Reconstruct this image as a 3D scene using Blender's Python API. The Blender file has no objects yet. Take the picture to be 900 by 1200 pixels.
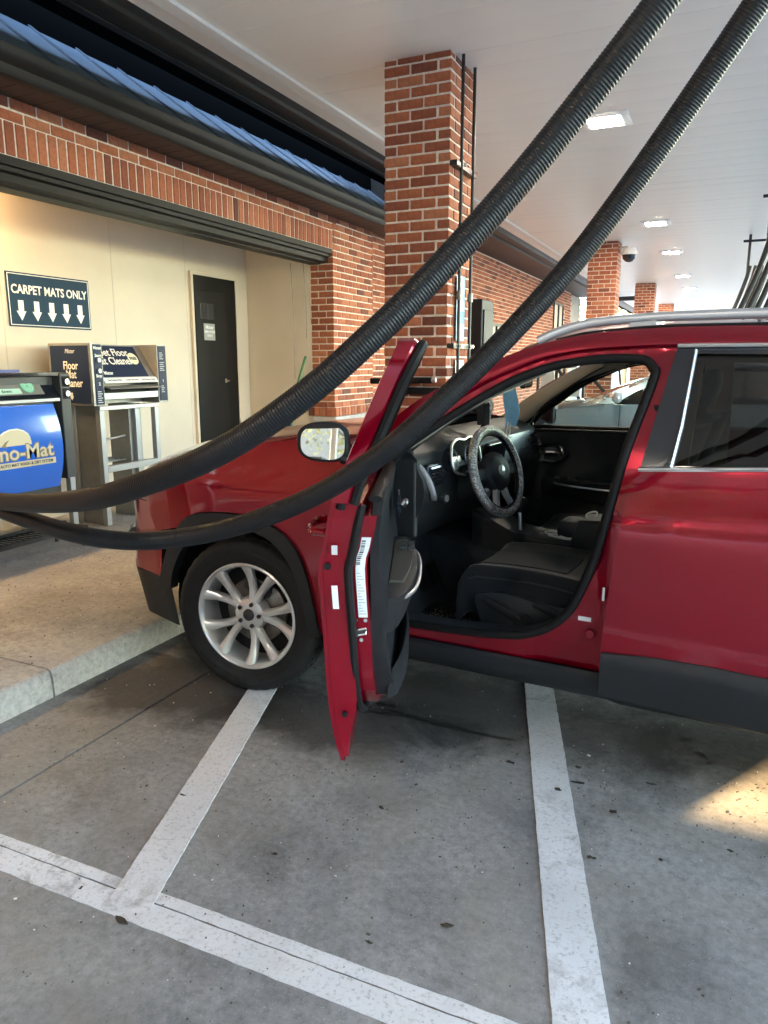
import bpy, bmesh, math, random
import numpy as np
from mathutils import Vector, Matrix
random.seed(11)
R = math.radians
sc = bpy.context.scene
COL = sc.collection
# ------------------------------------------------------------------ camera
cam_d = bpy.data.cameras.new('camera'); cam = bpy.data.objects.new('camera', cam_d); COL.objects.link(cam)
cam.location = (0, 0, 1.5)
cam.rotation_euler = (R(90) - math.atan(175 / 867), 0, R(24.3))
cam_d.sensor_fit = 'VERTICAL'; cam_d.sensor_height = 36; cam_d.lens = 867 / 1200 * 36
cam_d.clip_start = 0.05; cam_d.clip_end = 2000
sc.camera = cam
# ------------------------------------------------------------------ sky, sun, exposure
SUN_AZ = R(209.4)      # direction towards the sun, clockwise from +Y
SUN_EL = R(14)
w = bpy.data.worlds.new('World'); sc.world = w; w.use_nodes = True
nt = w.node_tree
sky = nt.nodes.new('ShaderNodeTexSky'); sky.sky_type = 'NISHITA'; sky.sun_disc = False
sky.sun_elevation = SUN_EL; sky.sun_rotation = SUN_AZ
bg = nt.nodes['Background']; bg.inputs['Strength'].default_value = 0.15
nt.links.new(sky.outputs[0], bg.inputs['Color'])
sun_d = bpy.data.lights.new('sun', 'SUN'); sun = bpy.data.objects.new('sun', sun_d); COL.objects.link(sun)
sun_d.energy = 2.2; sun_d.angle = R(0.5); sun_d.color = (1.0, 0.66, 0.32)
sdir = Vector((math.sin(SUN_AZ) * math.cos(SUN_EL), math.cos(SUN_AZ) * math.cos(SUN_EL), math.sin(SUN_EL)))
sun.rotation_euler = sdir.to_track_quat('Z', 'Y').to_euler()
sun.location = (-8, -14, 6)
sc.view_settings.view_transform = 'Standard'; sc.view_settings.look = 'None'
sc.view_settings.gamma = 1; sc.view_settings.use_curve_mapping = False
sc.view_settings.exposure = 5.15
try:
    sc.cycles.max_bounces = 8; sc.cycles.diffuse_bounces = 4; sc.cycles.transparent_max_bounces = 16
except Exception: pass

# ------------------------------------------------------------------ helpers
def link(o, parent=None):
    COL.objects.link(o)
    if parent is not None: o.parent = parent
    return o
def tag(o, label=None, cat=None, group=None, kind=None):
    if label: o['label'] = label
    if cat: o['category'] = cat
    if group: o['group'] = group
    if kind: o['kind'] = kind
    return o
def thing(name, label, cat, loc=(0, 0, 0), rz=0.0, group=None):
    o = bpy.data.objects.new(name, None); COL.objects.link(o)
    o.location = loc; o.rotation_euler = (0, 0, rz); o.empty_display_size = .1
    return tag(o, label, cat, group)
def copy_tree(o, parent=None):
    c = o.copy(); COL.objects.link(c); c.parent = parent
    for ch in list(o.children): copy_tree(ch, c)
    return c
def mk(name, verts, faces, mat, parent=None, smooth=True, angle=40, bevel=0, tone=None):
    me = bpy.data.meshes.new(name)
    me.from_pydata([tuple(v) for v in verts], [], faces)
    me.validate(); me.update()
    if mat is not None: me.materials.append(mat)
    if tone is not None:
        at = me.attributes.new('tone', 'FLOAT', 'FACE')
        at.data.foreach_set('value', tone)
    if smooth:
        me.shade_smooth(); me.set_sharp_from_angle(angle=R(angle))
    o = bpy.data.objects.new(name, me); link(o, parent)
    if bevel:
        b = o.modifiers.new('bevel', 'BEVEL'); b.width = bevel; b.segments = 2; b.limit_method = 'ANGLE'; b.angle_limit = R(50)
        b.harden_normals = True
    return o
class MB:
    """collects geometry for one mesh"""
    def __init__(s): s.v = []; s.f = []; s.t = []
    def add(s, verts, faces, tone=0.5, mat=None):
        n = len(s.v)
        s.v += [tuple(mat @ Vector(q)) if mat is not None else tuple(q) for q in verts]
        s.f += [tuple(i + n for i in f) for f in faces]; s.t += [tone] * len(faces)
        return s
    def box(s, c, d, rot=None, tone=0.5):
        x, y, z = d[0] / 2, d[1] / 2, d[2] / 2
        vs = [(-x, -y, -z), (x, -y, -z), (x, y, -z), (-x, y, -z), (-x, -y, z), (x, -y, z), (x, y, z), (-x, y, z)]
        fs = [(0, 3, 2, 1), (4, 5, 6, 7), (0, 1, 5, 4), (1, 2, 6, 5), (2, 3, 7, 6), (3, 0, 4, 7)]
        m = Matrix.Translation(c)
        if rot is not None: m = m @ (rot.to_4x4() if hasattr(rot, 'to_4x4') else rot)
        return s.add(vs, fs, tone, m)
    def b2(s, x0, x1, y0, y1, z0, z1, tone=.5):
        return s.box(((x0 + x1) / 2, (y0 + y1) / 2, (z0 + z1) / 2), (abs(x1 - x0), abs(y1 - y0), abs(z1 - z0)), None, tone)
    def tube(s, path, r, seg=10, closed=False, caps=True, up=(0, 0, 1), sx=1.0, sy=1.0):
        P_ = [Vector(p) for p in path]; n = len(P_)
        rr = r if isinstance(r, (list, tuple)) else [r] * n
        rings = []; prev = None
        for i in range(n):
            if closed: t = P_[(i + 1) % n] - P_[i - 1]
            else: t = P_[min(i + 1, n - 1)] - P_[max(i - 1, 0)]
            if t.length < 1e-9: t = Vector((0, 0, 1))
            t.normalize()
            if prev is None:
                a = Vector(up)
                if abs(a.dot(t)) > .95: a = Vector((1, 0, 0)) if abs(t.x) < .9 else Vector((0, 1, 0))
            else: a = prev
            nrm = (a - t * a.dot(t))
            if nrm.length < 1e-6: nrm = t.orthogonal()
            nrm.normalize(); prev = nrm; b = t.cross(nrm)
            rings.append([P_[i] + (nrm * math.cos(2 * math.pi * k / seg) * sy + b * math.sin(2 * math.pi * k / seg) * sx) * rr[i] for k in range(seg)])
        s.rings(rings, closed, caps)
        return s
    def rings(s, rings, closed=False, caps=True, ringclosed=True):
        base = len(s.v); n = len(rings); m = len(rings[0])
        for r_ in rings: s.v += [tuple(q) for q in r_]
        for i in range(n if closed else n - 1):
            j = (i + 1) % n
            for k in range(m if ringclosed else m - 1):
                l = (k + 1) % m
                s.f.append((base + i * m + k, base + j * m + k, base + j * m + l, base + i * m + l)); s.t.append(.5)
        if caps and not closed and ringclosed:
            s.f.append(tuple(base + k for k in range(m))); s.t.append(.5)
            s.f.append(tuple(base + (n - 1) * m + k for k in reversed(range(m)))); s.t.append(.5)
        return s
    def lathe(s, prof, seg=32, M=None, closed=False):
        """prof: (r, h) pairs about local z"""
        rings = []
        for k in range(seg):
            a = 2 * math.pi * k / seg
            ring = [Vector((r * math.cos(a), r * math.sin(a), h)) for r, h in prof]
            if M is not None: ring = [M @ q for q in ring]
            rings.append(ring)
        return s.rings(rings, True, False, closed)
    def build(s, name, mat, parent=None, smooth=True, angle=40, bevel=0, tone=False):
        return mk(name, s.v, s.f, mat, parent, smooth, angle, bevel, s.t if tone else None)
def bbox(name, x0, x1, y0, y1, z0, z1, mat, parent=None, bevel=.004):
    o = MB().b2(x0, x1, y0, y1, z0, z1).build(name, mat, parent, smooth=False)
    if bevel:
        b = o.modifiers.new('bevel', 'BEVEL'); b.width = bevel; b.segments = 2; b.limit_method = 'ANGLE'; b.angle_limit = R(40)
        o.data.shade_smooth(); b.harden_normals = True
    return o
def crom(pts, n=6, closed=False):
    """smooth curve through points"""
    P_ = [np.array(p, float) for p in pts]; N = len(P_); out = []
    rng = range(N) if closed else range(N - 1)
    for i in rng:
        p1, p2 = P_[i], P_[(i + 1) % N]
        p0 = P_[i - 1] if (i > 0 or closed) else 2 * p1 - p2
        p3 = P_[(i + 2) % N] if (i + 2 < N or closed) else 2 * p2 - p1
        for k in range(n):
            t = k / n
            out.append(tuple(.5 * (2 * p1 + (p2 - p0) * t + (2 * p0 - 5 * p1 + 4 * p2 - p3) * t * t + (3 * p1 - p0 - 3 * p2 + p3) * t ** 3)))
    if not closed: out.append(tuple(P_[-1]))
    return out
def sheet(name, poly, fn, mat, parent=None, step=.05, thick=.02, holes=(), mirror=False, bevel=.003, angle=35, offs=None):
    """a panel outlined in the x-z plane, lying on the surface y = fn(x, z), with thickness"""
    bm = bmesh.new(); eds = []
    for loop in [poly] + list(holes):
        vs = [bm.verts.new((p[0], 0, p[1])) for p in loop]
        for i in range(len(vs)): eds.append(bm.edges.new((vs[i], vs[(i + 1) % len(vs)])))
    bmesh.ops.triangle_fill(bm, use_beauty=True, use_dissolve=False, edges=eds)
    xs = [p[0] for p in poly]; zs = [p[1] for p in poly]
    for ax, lo, hi in ((0, min(xs), max(xs)), (2, min(zs), max(zs))):
        k = math.floor(lo / step) + 1
        while k * step < hi - 1e-4:
            co = [0, 0, 0]; co[ax] = k * step; no = [0, 0, 0]; no[ax] = 1
            bmesh.ops.bisect_plane(bm, geom=bm.verts[:] + bm.edges[:] + bm.faces[:], dist=1e-5, plane_co=co, plane_no=no)
            k += 1
    bmesh.ops.remove_doubles(bm, verts=bm.verts[:], dist=1e-4)
    bm.normal_update()
    sgn = -1 if mirror else 1
    for f in bm.faces:
        if f.normal.y < 0: f.normal_flip()
    bm.verts.index_update()
    front = [(v.co.x, v.co.z) for v in bm.verts]; n = len(front)
    th = thick if callable(thick) else (lambda x, z: thick)
    V = [(x, sgn * fn(x, z), z) for x, z in front] + [(x, sgn * (fn(x, z) - th(x, z)), z) for x, z in front]
    F = []
    for f in bm.faces:
        idx = [v.index for v in f.verts]
        F.append(tuple(idx) if not mirror else tuple(reversed(idx)))
        b = [i + n for i in reversed(idx)]
        F.append(tuple(b) if not mirror else tuple(reversed(b)))
    for e in bm.edges:
        if len(e.link_faces) == 1:
            l = e.link_faces[0].loops
            a, b = e.verts[0].index, e.verts[1].index
            for lp in l:
                if lp.edge == e: a, b = lp.vert.index, lp.link_loop_next.vert.index
            q = (b, a, a + n, b + n)
            F.append(q if not mirror else tuple(reversed(q)))
    bm.free()
    if offs is not None: V = [(x - offs[0], y - offs[1], z - offs[2]) for x, y, z in V]
    return mk(name, V, F, mat, parent, True, angle, bevel)
def grid(name, nu, nv, fn, mat, parent=None, thick=None, tdir=(0, 0, -1), bevel=0, angle=40, flip=False):
    V = [Vector(fn(i / (nu - 1), j / (nv - 1))) for i in range(nu) for j in range(nv)]
    F = []
    for i in range(nu - 1):
        for j in range(nv - 1):
            a = i * nv + j; q = (a, a + nv, a + nv + 1, a + 1)
            F.append(tuple(reversed(q)) if flip else q)
    if thick:
        n = len(V); td = Vector(tdir) * thick
        V += [v + td for v in V[:n]]
        F += [tuple(i + n for i in reversed(f)) for f in F[:]]
        rim = [i * nv for i in range(nu)] + [(nu - 1) * nv + j for j in range(1, nv)] + [i * nv + nv - 1 for i in range(nu - 2, -1, -1)] + [j for j in range(nv - 2, 0, -1)]
        for k in range(len(rim)):
            a, b = rim[k], rim[(k + 1) % len(rim)]
            q = (b, a, a + n, b + n)
            F.append(tuple(reversed(q)) if flip else q)
    return mk(name, V, F, mat, parent, True, angle, bevel)
def text(name, s, size, mat, parent, loc, ux, uy, align='CENTER', weight=0.0, space=1.0, sx=1.0, shear=0.0):
    cu = bpy.data.curves.new(name, 'FONT'); cu.body = s; cu.size = size; cu.align_x = align; cu.align_y = 'CENTER'
    cu.extrude = .0006; cu.offset = weight; cu.space_character = space; cu.resolution_u = 3; cu.shear = shear
    tmp = bpy.data.objects.new(name, cu); COL.objects.link(tmp)
    bpy.context.view_layer.update()
    me = bpy.data.meshes.new_from_object(tmp.evaluated_get(bpy.context.evaluated_depsgraph_get()))
    bpy.data.objects.remove(tmp); bpy.data.curves.remove(cu)
    ux = Vector(ux).normalized(); uy = Vector(uy).normalized(); uz = ux.cross(uy)
    m = Matrix(((ux.x * sx, uy.x, uz.x, loc[0]), (ux.y * sx, uy.y, uz.y, loc[1]), (ux.z * sx, uy.z, uz.z, loc[2]), (0, 0, 0, 1)))
    me.transform(m); me.materials.clear(); me.materials.append(mat)
    o = bpy.data.objects.new(name, me); link(o, parent)
    return o
def flat(name, pts2, mat, parent, loc, ux, uy, th=.001):
    """a flat cut-out: outline in the plane (ux, uy) with a little thickness"""
    ux = Vector(ux).normalized(); uy = Vector(uy).normalized(); uz = ux.cross(uy); L = Vector(loc); n = len(pts2)
    V = [L + ux * a + uy * b + uz * th for a, b in pts2] + [L + ux * a + uy * b for a, b in pts2]
    F = [tuple(range(n)), tuple(reversed(range(n, 2 * n)))] + [(i, i + n, (i + 1) % n + n, (i + 1) % n) for i in range(n)]
    return mk(name, V, F, mat, parent, False)

# ------------------------------------------------------------------ materials
def nodes(name):
    m = bpy.data.materials.new(name); m.use_nodes = True
    t = m.node_tree; return m, t, t.nodes, t.links, t.nodes['Principled BSDF']
def setin(p, k, v):
    if k in p.inputs: p.inputs[k].default_value = v
def noise(t, scale, detail=4, rough=.6, coord='Object', dist=0.0, vec=None):
    n = t.nodes.new('ShaderNodeTexNoise'); n.inputs['Scale'].default_value = scale; n.inputs['Detail'].default_value = detail
    n.inputs['Roughness'].default_value = rough; n.inputs['Distortion'].default_value = dist
    if vec is None:
        c = t.nodes.new('ShaderNodeTexCoord'); vec = c.outputs[coord]
    t.links.new(vec, n.inputs['Vector']); return n
def ramp(t, src, stops):
    r = t.nodes.new('ShaderNodeValToRGB'); e = r.color_ramp.elements
    while len(e) < len(stops): e.new(.5)
    for i, (p, c) in enumerate(stops):
        e[i].position = p; e[i].color = (c, c, c, 1) if isinstance(c, (int, float)) else (*c, 1)
    t.links.new(src, r.inputs[0]); return r.outputs[0]
def mix(t, a, b, fac, mode='MIX'):
    m = t.nodes.new('ShaderNodeMix'); m.data_type = 'RGBA'; m.blend_type = mode
    for sock, val in ((m.inputs['Factor'], fac), (m.inputs['A'], a), (m.inputs['B'], b)):
        if hasattr(val, 'is_linked') or hasattr(val, 'links'): t.links.new(val, sock)
        elif isinstance(val, (int, float)): sock.default_value = val
        else: sock.default_value = (*val, 1)
    return m.outputs['Result']
def bump(t, src, p, strength=.2, dist=.01):
    b = t.nodes.new('ShaderNodeBump'); b.inputs['Strength'].default_value = strength; b.inputs['Distance'].default_value = dist
    t.links.new(src, b.inputs['Height']); t.links.new(b.outputs[0], p.inputs['Normal']); return b
def mat(name, col, rough=.5, metal=0.0, var=0.0, vscale=6.0, bmp=0.0, bscale=200.0, coat=0.0, rvar=0.0, spec=None, sheen=0.0):
    m, t, N, L, p = nodes(name)
    setin(p, 'Base Color', (*col, 1)); setin(p, 'Roughness', rough); setin(p, 'Metallic', metal)
    if coat: setin(p, 'Coat Weight', coat); setin(p, 'Coat Roughness', .04)
    if spec is not None: setin(p, 'Specular IOR Level', spec)
    if sheen: setin(p, 'Sheen Weight', sheen)
    if var:
        n = noise(t, vscale); d = tuple(c * (1 - var) for c in col); u = tuple(min(1, c * (1 + var)) for c in col)
        L.new(ramp(t, n.outputs[0], [(.3, d), (.7, u)]), p.inputs['Base Color'])
    if rvar:
        n2 = noise(t, vscale * 1.7); L.new(ramp(t, n2.outputs[0], [(.3, max(0, rough - rvar)), (.7, min(1, rough + rvar))]), p.inputs['Roughness'])
    if bmp:
        n3 = noise(t, bscale, 3); bump(t, n3.outputs[0], p, bmp, .002)
    return m
def emit(name, col, s):
    m, t, N, L, p = nodes(name); setin(p, 'Base Color', (*col, 1)); setin(p, 'Emission Color', (*col, 1)); setin(p, 'Emission Strength', s); return m
def glass(name, tint, ior=1.45, rough=0.0):
    m = bpy.data.materials.new(name); m.use_nodes = True; t = m.node_tree; t.nodes.clear()
    o = t.nodes.new('ShaderNodeOutputMaterial'); mx = t.nodes.new('ShaderNodeMixShader'); fr = t.nodes.new('ShaderNodeFresnel')
    tr = t.nodes.new('ShaderNodeBsdfTransparent'); gl = t.nodes.new('ShaderNodeBsdfGlossy')
    fr.inputs['IOR'].default_value = ior; tr.inputs['Color'].default_value = (*tint, 1); gl.inputs['Roughness'].default_value = rough
    t.links.new(fr.outputs[0], mx.inputs[0]); t.links.new(tr.outputs[0], mx.inputs[1]); t.links.new(gl.outputs[0], mx.inputs[2]); t.links.new(mx.outputs[0], o.inputs[0])
    return m
def concrete(name, dark, light, dark_patches=(), grain=1.0, rough=.8, warm=None):
    m, t, N, L, p = nodes(name)
    tc = N.new('ShaderNodeTexCoord'); v = tc.outputs['Object']
    big = noise(t, .55, 5, .6, vec=v, dist=.6); mid = noise(t, 3.2, 6, .65, vec=v, dist=.3); fin = noise(t, 34, 7, .8, vec=v); spk = noise(t, 130, 3, .6, vec=v)
    c = ramp(t, big.outputs[0], [(.30, dark), (.70, light)])
    c = mix(t, c, ramp(t, mid.outputs[0], [(.30, .58), (.5, 1.0), (.70, 1.22)]), .9, 'MULTIPLY')
    c = mix(t, c, ramp(t, fin.outputs[0], [(.34, .58), (.5, 1.0), (.66, 1.32)]), .85 * grain, 'MULTIPLY')
    c = mix(t, c, ramp(t, spk.outputs[0], [(.62, 0.0), (.70, 1.0)]), .16 * grain, 'SCREEN')
    if warm is not None:
        wn = noise(t, 1.1, 4, .6, vec=v, dist=.8)
        c = mix(t, c, warm, ramp(t, wn.outputs[0], [(.45, 0.0), (.68, .55)]))
    for (x, y, rx, ry, s) in dark_patches:
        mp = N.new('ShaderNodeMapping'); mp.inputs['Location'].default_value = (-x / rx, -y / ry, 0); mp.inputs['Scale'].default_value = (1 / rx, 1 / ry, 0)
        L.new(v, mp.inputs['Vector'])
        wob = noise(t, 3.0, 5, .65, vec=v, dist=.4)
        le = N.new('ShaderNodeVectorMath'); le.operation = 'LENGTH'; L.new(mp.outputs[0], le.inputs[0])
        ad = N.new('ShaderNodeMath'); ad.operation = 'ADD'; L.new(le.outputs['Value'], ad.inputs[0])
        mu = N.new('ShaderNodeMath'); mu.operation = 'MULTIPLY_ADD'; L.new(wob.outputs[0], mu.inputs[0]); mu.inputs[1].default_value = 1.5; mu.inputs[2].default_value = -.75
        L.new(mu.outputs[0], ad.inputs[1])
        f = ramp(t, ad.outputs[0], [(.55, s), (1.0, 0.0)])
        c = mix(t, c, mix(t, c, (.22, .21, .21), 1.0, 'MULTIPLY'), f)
    L.new(c, p.inputs['Base Color'])
    L.new(ramp(t, mid.outputs[0], [(.3, rough - .22), (.7, rough + .1)]), p.inputs['Roughness'])
    bump(t, mix(t, fin.outputs[0], spk.outputs[0], .5), p, .22, .004)
    return m
def brickmat(name, per_object, dark=False):
    m, t, N, L, p = nodes(name)
    if per_object: s = N.new('ShaderNodeObjectInfo').outputs['Random']
    else:
        a = N.new('ShaderNodeAttribute'); a.attribute_name = 'tone'; s = a.outputs['Fac']
    c = ramp(t, s, [(0, (.14, .046, .028)), (.12, (.26, .075, .038)), (.45, (.375, .113, .052)), (.75, (.44, .143, .065)), (1, (.48, .18, .09))])
    n = noise(t, 22, 5, .7); n2 = noise(t, 120, 3, .6)
    c = mix(t, c, ramp(t, n.outputs[0], [(.3, .55), (.6, 1.1)]), .7, 'MULTIPLY')
    c = mix(t, c, (.50, .40, .31), ramp(t, n.outputs[0], [(.64, 0.0), (.78, .45)]))
    L.new(c, p.inputs['Base Color']); setin(p, 'Roughness', .85)
    bump(t, mix(t, n.outputs[0], n2.outputs[0], .5), p, .5, .004)
    return m

paint = mat('red_car_paint', (.25, .0004, .0135), .20, .5, coat=.8, spec=.2)
paint_in = mat('red_door_edge_paint', (.25, .0005, .013), .24, .4, coat=.7, spec=.2)
blackp = mat('black_textured_plastic', (.013, .0145, .017), .55, spec=.35, bmp=.25, bscale=600, var=.15, vscale=5)
greyp = mat('dark_grey_plastic', (.028, .031, .035), .5, spec=.35, bmp=.2, bscale=500)
glossblack = mat('gloss_black_trim', (.012, .014, .02), .12, coat=.6)
rubber = mat('black_rubber', (.006, .006, .0065), .6, spec=.25)
tyrem = mat('tyre_rubber', (.011, .011, .0115), .7, spec=.3, var=.35, vscale=14, bmp=.2, bscale=150)
alloy = mat('silver_alloy', (.66, .66, .65), .29, .6, var=.05, vscale=9)
chrome = mat('bright_metal', (.75, .75, .74), .14, 1.0)
satin = mat('satin_silver_trim', (.62, .63, .65), .32, .8)
railm = mat('silver_roof_rail', (.55, .57, .60), .36, .55)
darkmetal = mat('dark_metal', (.04, .04, .042), .5, .6, var=.3, vscale=10)
disc = mat('brake_disc_metal', (.20, .18, .16), .45, .8, var=.3, vscale=20)
cloth = mat('black_seat_cloth', (.011, .0125, .0155), .85, spec=.25, bmp=.5, bscale=350, var=.2, vscale=8, sheen=.2)
clothmid = mat('seat_cloth_insert', (.028, .032, .038), .88, bmp=.5, bscale=260, var=.15)
carpet = mat('dark_carpet', (.020, .024, .029), .95, bmp=.7, bscale=240, var=.3, vscale=14)
beige = mat('beige_lining', (.42, .37, .29), .85, bmp=.2, bscale=300)
dashm = mat('dash_plastic', (.018, .0195, .021), .5, spec=.4, bmp=.3, bscale=420)
cloudglass = glass('clear_car_glass', (.86, .9, .88))
tintglass = glass('tinted_car_glass', (.55, .54, .52), 1.5)
mirrorm = mat('mirror_glass', (.85, .87, .86), .02, 1.0)
whitep = mat('white_plastic', (.75, .75, .73), .5)
paperm = mat('white_paper', (.78, .79, .8), .7)
inkm = mat('black_ink', (.03, .03, .035), .7)
# ------------------------------------------------------------------ ground
DARK_PATCHES = [(-2.20, 2.60, .72, .46, 1.0), (-1.40, 2.60, .70, .34, .95), (-.75, 2.95, 1.0, .42, .8), (.25, 3.05, .7, .40, .7), (-2.3, 3.4, .6, .6, .9), (-1.0, 3.7, 1.4, .7, .7), (-1.2, .9, .5, .3, .28), (.35, 1.6, .5, .5, .22)]  # darker ellipses, mostly by the front wheel and along under the car
conc = concrete('pavement_concrete', (.150, .152, .152), (.262, .263, .260), DARK_PATCHES, warm=(.22, .205, .175))
conc2 = concrete('kerb_concrete', (.245, .238, .233), (.40, .39, .378), ((-3.2, 2.9, .8, .5, .25),), warm=(.33, .32, .295))
asph = concrete('asphalt', (.12, .118, .112), (.17, .165, .155), grain=1.4)
jointm = mat('joint_filler', (.016, .015, .014), .9)
m_grass = mat('grass_ground', (.05, .075, .022), .9, var=.4, vscale=2)
tag(mk('ground', [(-400, -400, -.06), (400, -400, -.06), (400, 400, -.06), (-400, 400, -.06)], [(0, 1, 2, 3)], asph, smooth=False), kind='structure')
pav = tag(bbox('pavement', -2.68, 9.6, -9.5, 46, -.05, -.012, jointm, bevel=0), kind='structure')
def bevbox_mesh(name, x0, x1, y0, y1, z0, z1, m, bw=.004):
    bm = bmesh.new(); bmesh.ops.create_cube(bm, size=1)
    for v in bm.verts: v.co = ((x0 + x1) / 2 + v.co.x * (x1 - x0), (y0 + y1) / 2 + v.co.y * (y1 - y0), (z0 + z1) / 2 + v.co.z * (z1 - z0))
    if bw: bmesh.ops.bevel(bm, geom=bm.edges[:], offset=bw, segments=1, affect='EDGES')
    me = bpy.data.meshes.new(name); bm.to_mesh(me); bm.free(); me.materials.append(m); return me
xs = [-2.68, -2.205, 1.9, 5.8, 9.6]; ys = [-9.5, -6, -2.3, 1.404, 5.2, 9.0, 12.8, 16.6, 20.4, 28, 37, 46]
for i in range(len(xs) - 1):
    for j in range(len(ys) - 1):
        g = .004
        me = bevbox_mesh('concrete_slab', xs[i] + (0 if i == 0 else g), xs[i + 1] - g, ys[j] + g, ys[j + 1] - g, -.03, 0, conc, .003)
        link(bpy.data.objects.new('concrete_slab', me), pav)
# raised kerb and walkway in front of the building
kerb = tag(bbox('walkway_bed', -5.3, -2.70, -8, 46, -.05, .10, jointm, bevel=0), kind='structure')
ky = [-8, -3.2, -.4, 2.255, 5.05, 8.2, 14, 20, 28, 37, 46]
for j in range(len(ky) - 1):
    a, b = ky[j] + .006, ky[j + 1] - .006
    prof = [(-2.672, -.045), (-2.680, .085), (-2.684, .110), (-2.693, .124), (-2.712, .131), (-3.3, .138), (-4.1, .146), (-5.29, .160), (-5.29, .104), (-2.75, .104), (-2.75, -.045)]
    n = len(prof); nn = 12
    V = []; F = []
    for k in range(nn + 1):
        y = a + (b - a) * k / nn
        V += [(x + (random.uniform(-.002, .002) if 0 < i < 5 else 0), y, z + (random.uniform(-.0015, .0015) if 0 < i < 5 else 0)) for i, (x, z) in enumerate(prof)]
    for k in range(nn):
        for i in range(n):
            F.append((k * n + i, k * n + (i + 1) % n, (k + 1) * n + (i + 1) % n, (k + 1) * n + i))
    F.append(tuple(reversed(range(n)))); F.append(tuple(nn * n + i for i in range(n)))
    mk('kerb_slab', V, F, conc2, kerb, True, 50)
# painted lines
def linepaint():
    m, t, N, L, p = nodes('worn_white_line_paint')
    n1 = noise(t, 9, 8, .75, dist=.5); n2 = noise(t, 75, 5, .75); n3 = noise(t, 1.2, 3, .6)
    c = ramp(t, n3.outputs[0], [(.3, (.46, .47, .48)), (.7, (.66, .67, .685))])
    c = mix(t, c, (.24, .24, .235), ramp(t, n2.outputs[0], [(.33, .75), (.47, 0.0)]))
    c = mix(t, c, (.24, .235, .23), mix(t, (0, 0, 0), ramp(t, n1.outputs[0], [(.36, .9), (.50, 0.0)]), ramp(t, n3.outputs[0], [(.42, .15), (.62, 1.0)])))
    L.new(c, p.inputs['Base Color']); setin(p, 'Roughness', .75); bump(t, n2.outputs[0], p, .3, .004); return m
lpaint = linepaint()
def strip(name, a, b, wd, m, z=.004, parent=None, jit=.0013, seg=150):
    a = Vector((a[0], a[1], 0)); b = Vector((b[0], b[1], 0)); d = (b - a).normalized(); nrm = Vector((-d.y, d.x, 0))
    V = []; F = []
    for k in range(seg + 1):
        q = a + (b - a) * k / seg
        for s in (-1, 1):
            e = q + nrm * s * (wd / 2 + random.uniform(-jit, jit)); V.append((e.x, e.y, z))
    for k in range(seg): F.append((2 * k, 2 * k + 2, 2 * k + 3, 2 * k + 1))
    V += [(x, y, .0005) for x, y, z in V]; n = 2 * (seg + 1)
    for k in range(seg): F.append((2 * k, 2 * k + n, 2 * k + 2 + n, 2 * k + 2)); F.append((2 * k + 1, 2 * k + 3, 2 * k + 3 + n, 2 * k + 1 + n))
    return mk(name, V, F, m, parent, False)
lines = [('painted_line', (-2.66, 1.3595), (3.5, 1.3595), .080), ('painted_line', (-2.66, 1.4245), (3.5, 1.4245), .040)]
for nme, a, b, wd in lines: tag(strip(nme, a, b, wd, lpaint, z=.0022, jit=.0016, seg=160), kind='structure')
for a, b in (((-1.405, 1.37), (-2.29, 4.05)), ((-.160, 1.44), (-.95, 4.25)), ((1.05, 1.44), (.25, 4.25))):
    tag(strip('painted_line', a, b, .132, lpaint, z=.0042), kind='structure')
# ------------------------------------------------------------------ bricks
BL, BH, BD, PITCH, CRS = .1895, .0605, .092, .2035, .0735
SOLD = .0813
brick1 = brickmat('red_brick', True); brickJ = brickmat('red_brick_small', False)
mortar = mat('cream_mortar', (.72, .63, .53), .95, var=.2, vscale=30, bmp=.5, bscale=160)
_bm = {}
def brick_mesh(l, d, h):
    k = (round(l, 3), round(d, 3), round(h, 3))
    if k not in _bm: _bm[k] = bevbox_mesh('brick', -l / 2, l / 2, -d / 2, d / 2, -h / 2, h / 2, brick1, .004)
    return _bm[k]
class Bricks:
    def __init__(s, parent): s.p = parent; s.mb = MB(); s.n = 0
    def put(s, c, size, single, rz=0):
        """size along x, y, z of a brick that stands axis aligned"""
        c = Vector(c); j = .0018
        c += Vector((random.uniform(-j, j), random.uniform(-j, j), random.uniform(-j, j) * .6))
        if single:
            l, d = (size[0], size[1]) if size[0] >= size[1] else (size[1], size[0])
            o = bpy.data.objects.new('brick', brick_mesh(l, d, size[2])); link(o, s.p)
            o.location = c; o.rotation_euler = (random.uniform(-.004, .004), random.uniform(-.004, .004), (0 if size[0] >= size[1] else math.pi / 2) + random.uniform(-.006, .006)); s.n += 1
        else: s.mb.box(c, size, None, random.random())
    def finish(s, name='small_bricks'):
        if s.mb.v:
            o = s.mb.build(name, brickJ, s.p, smooth=False, tone=True); o['kind'] = 'stuff'
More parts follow.
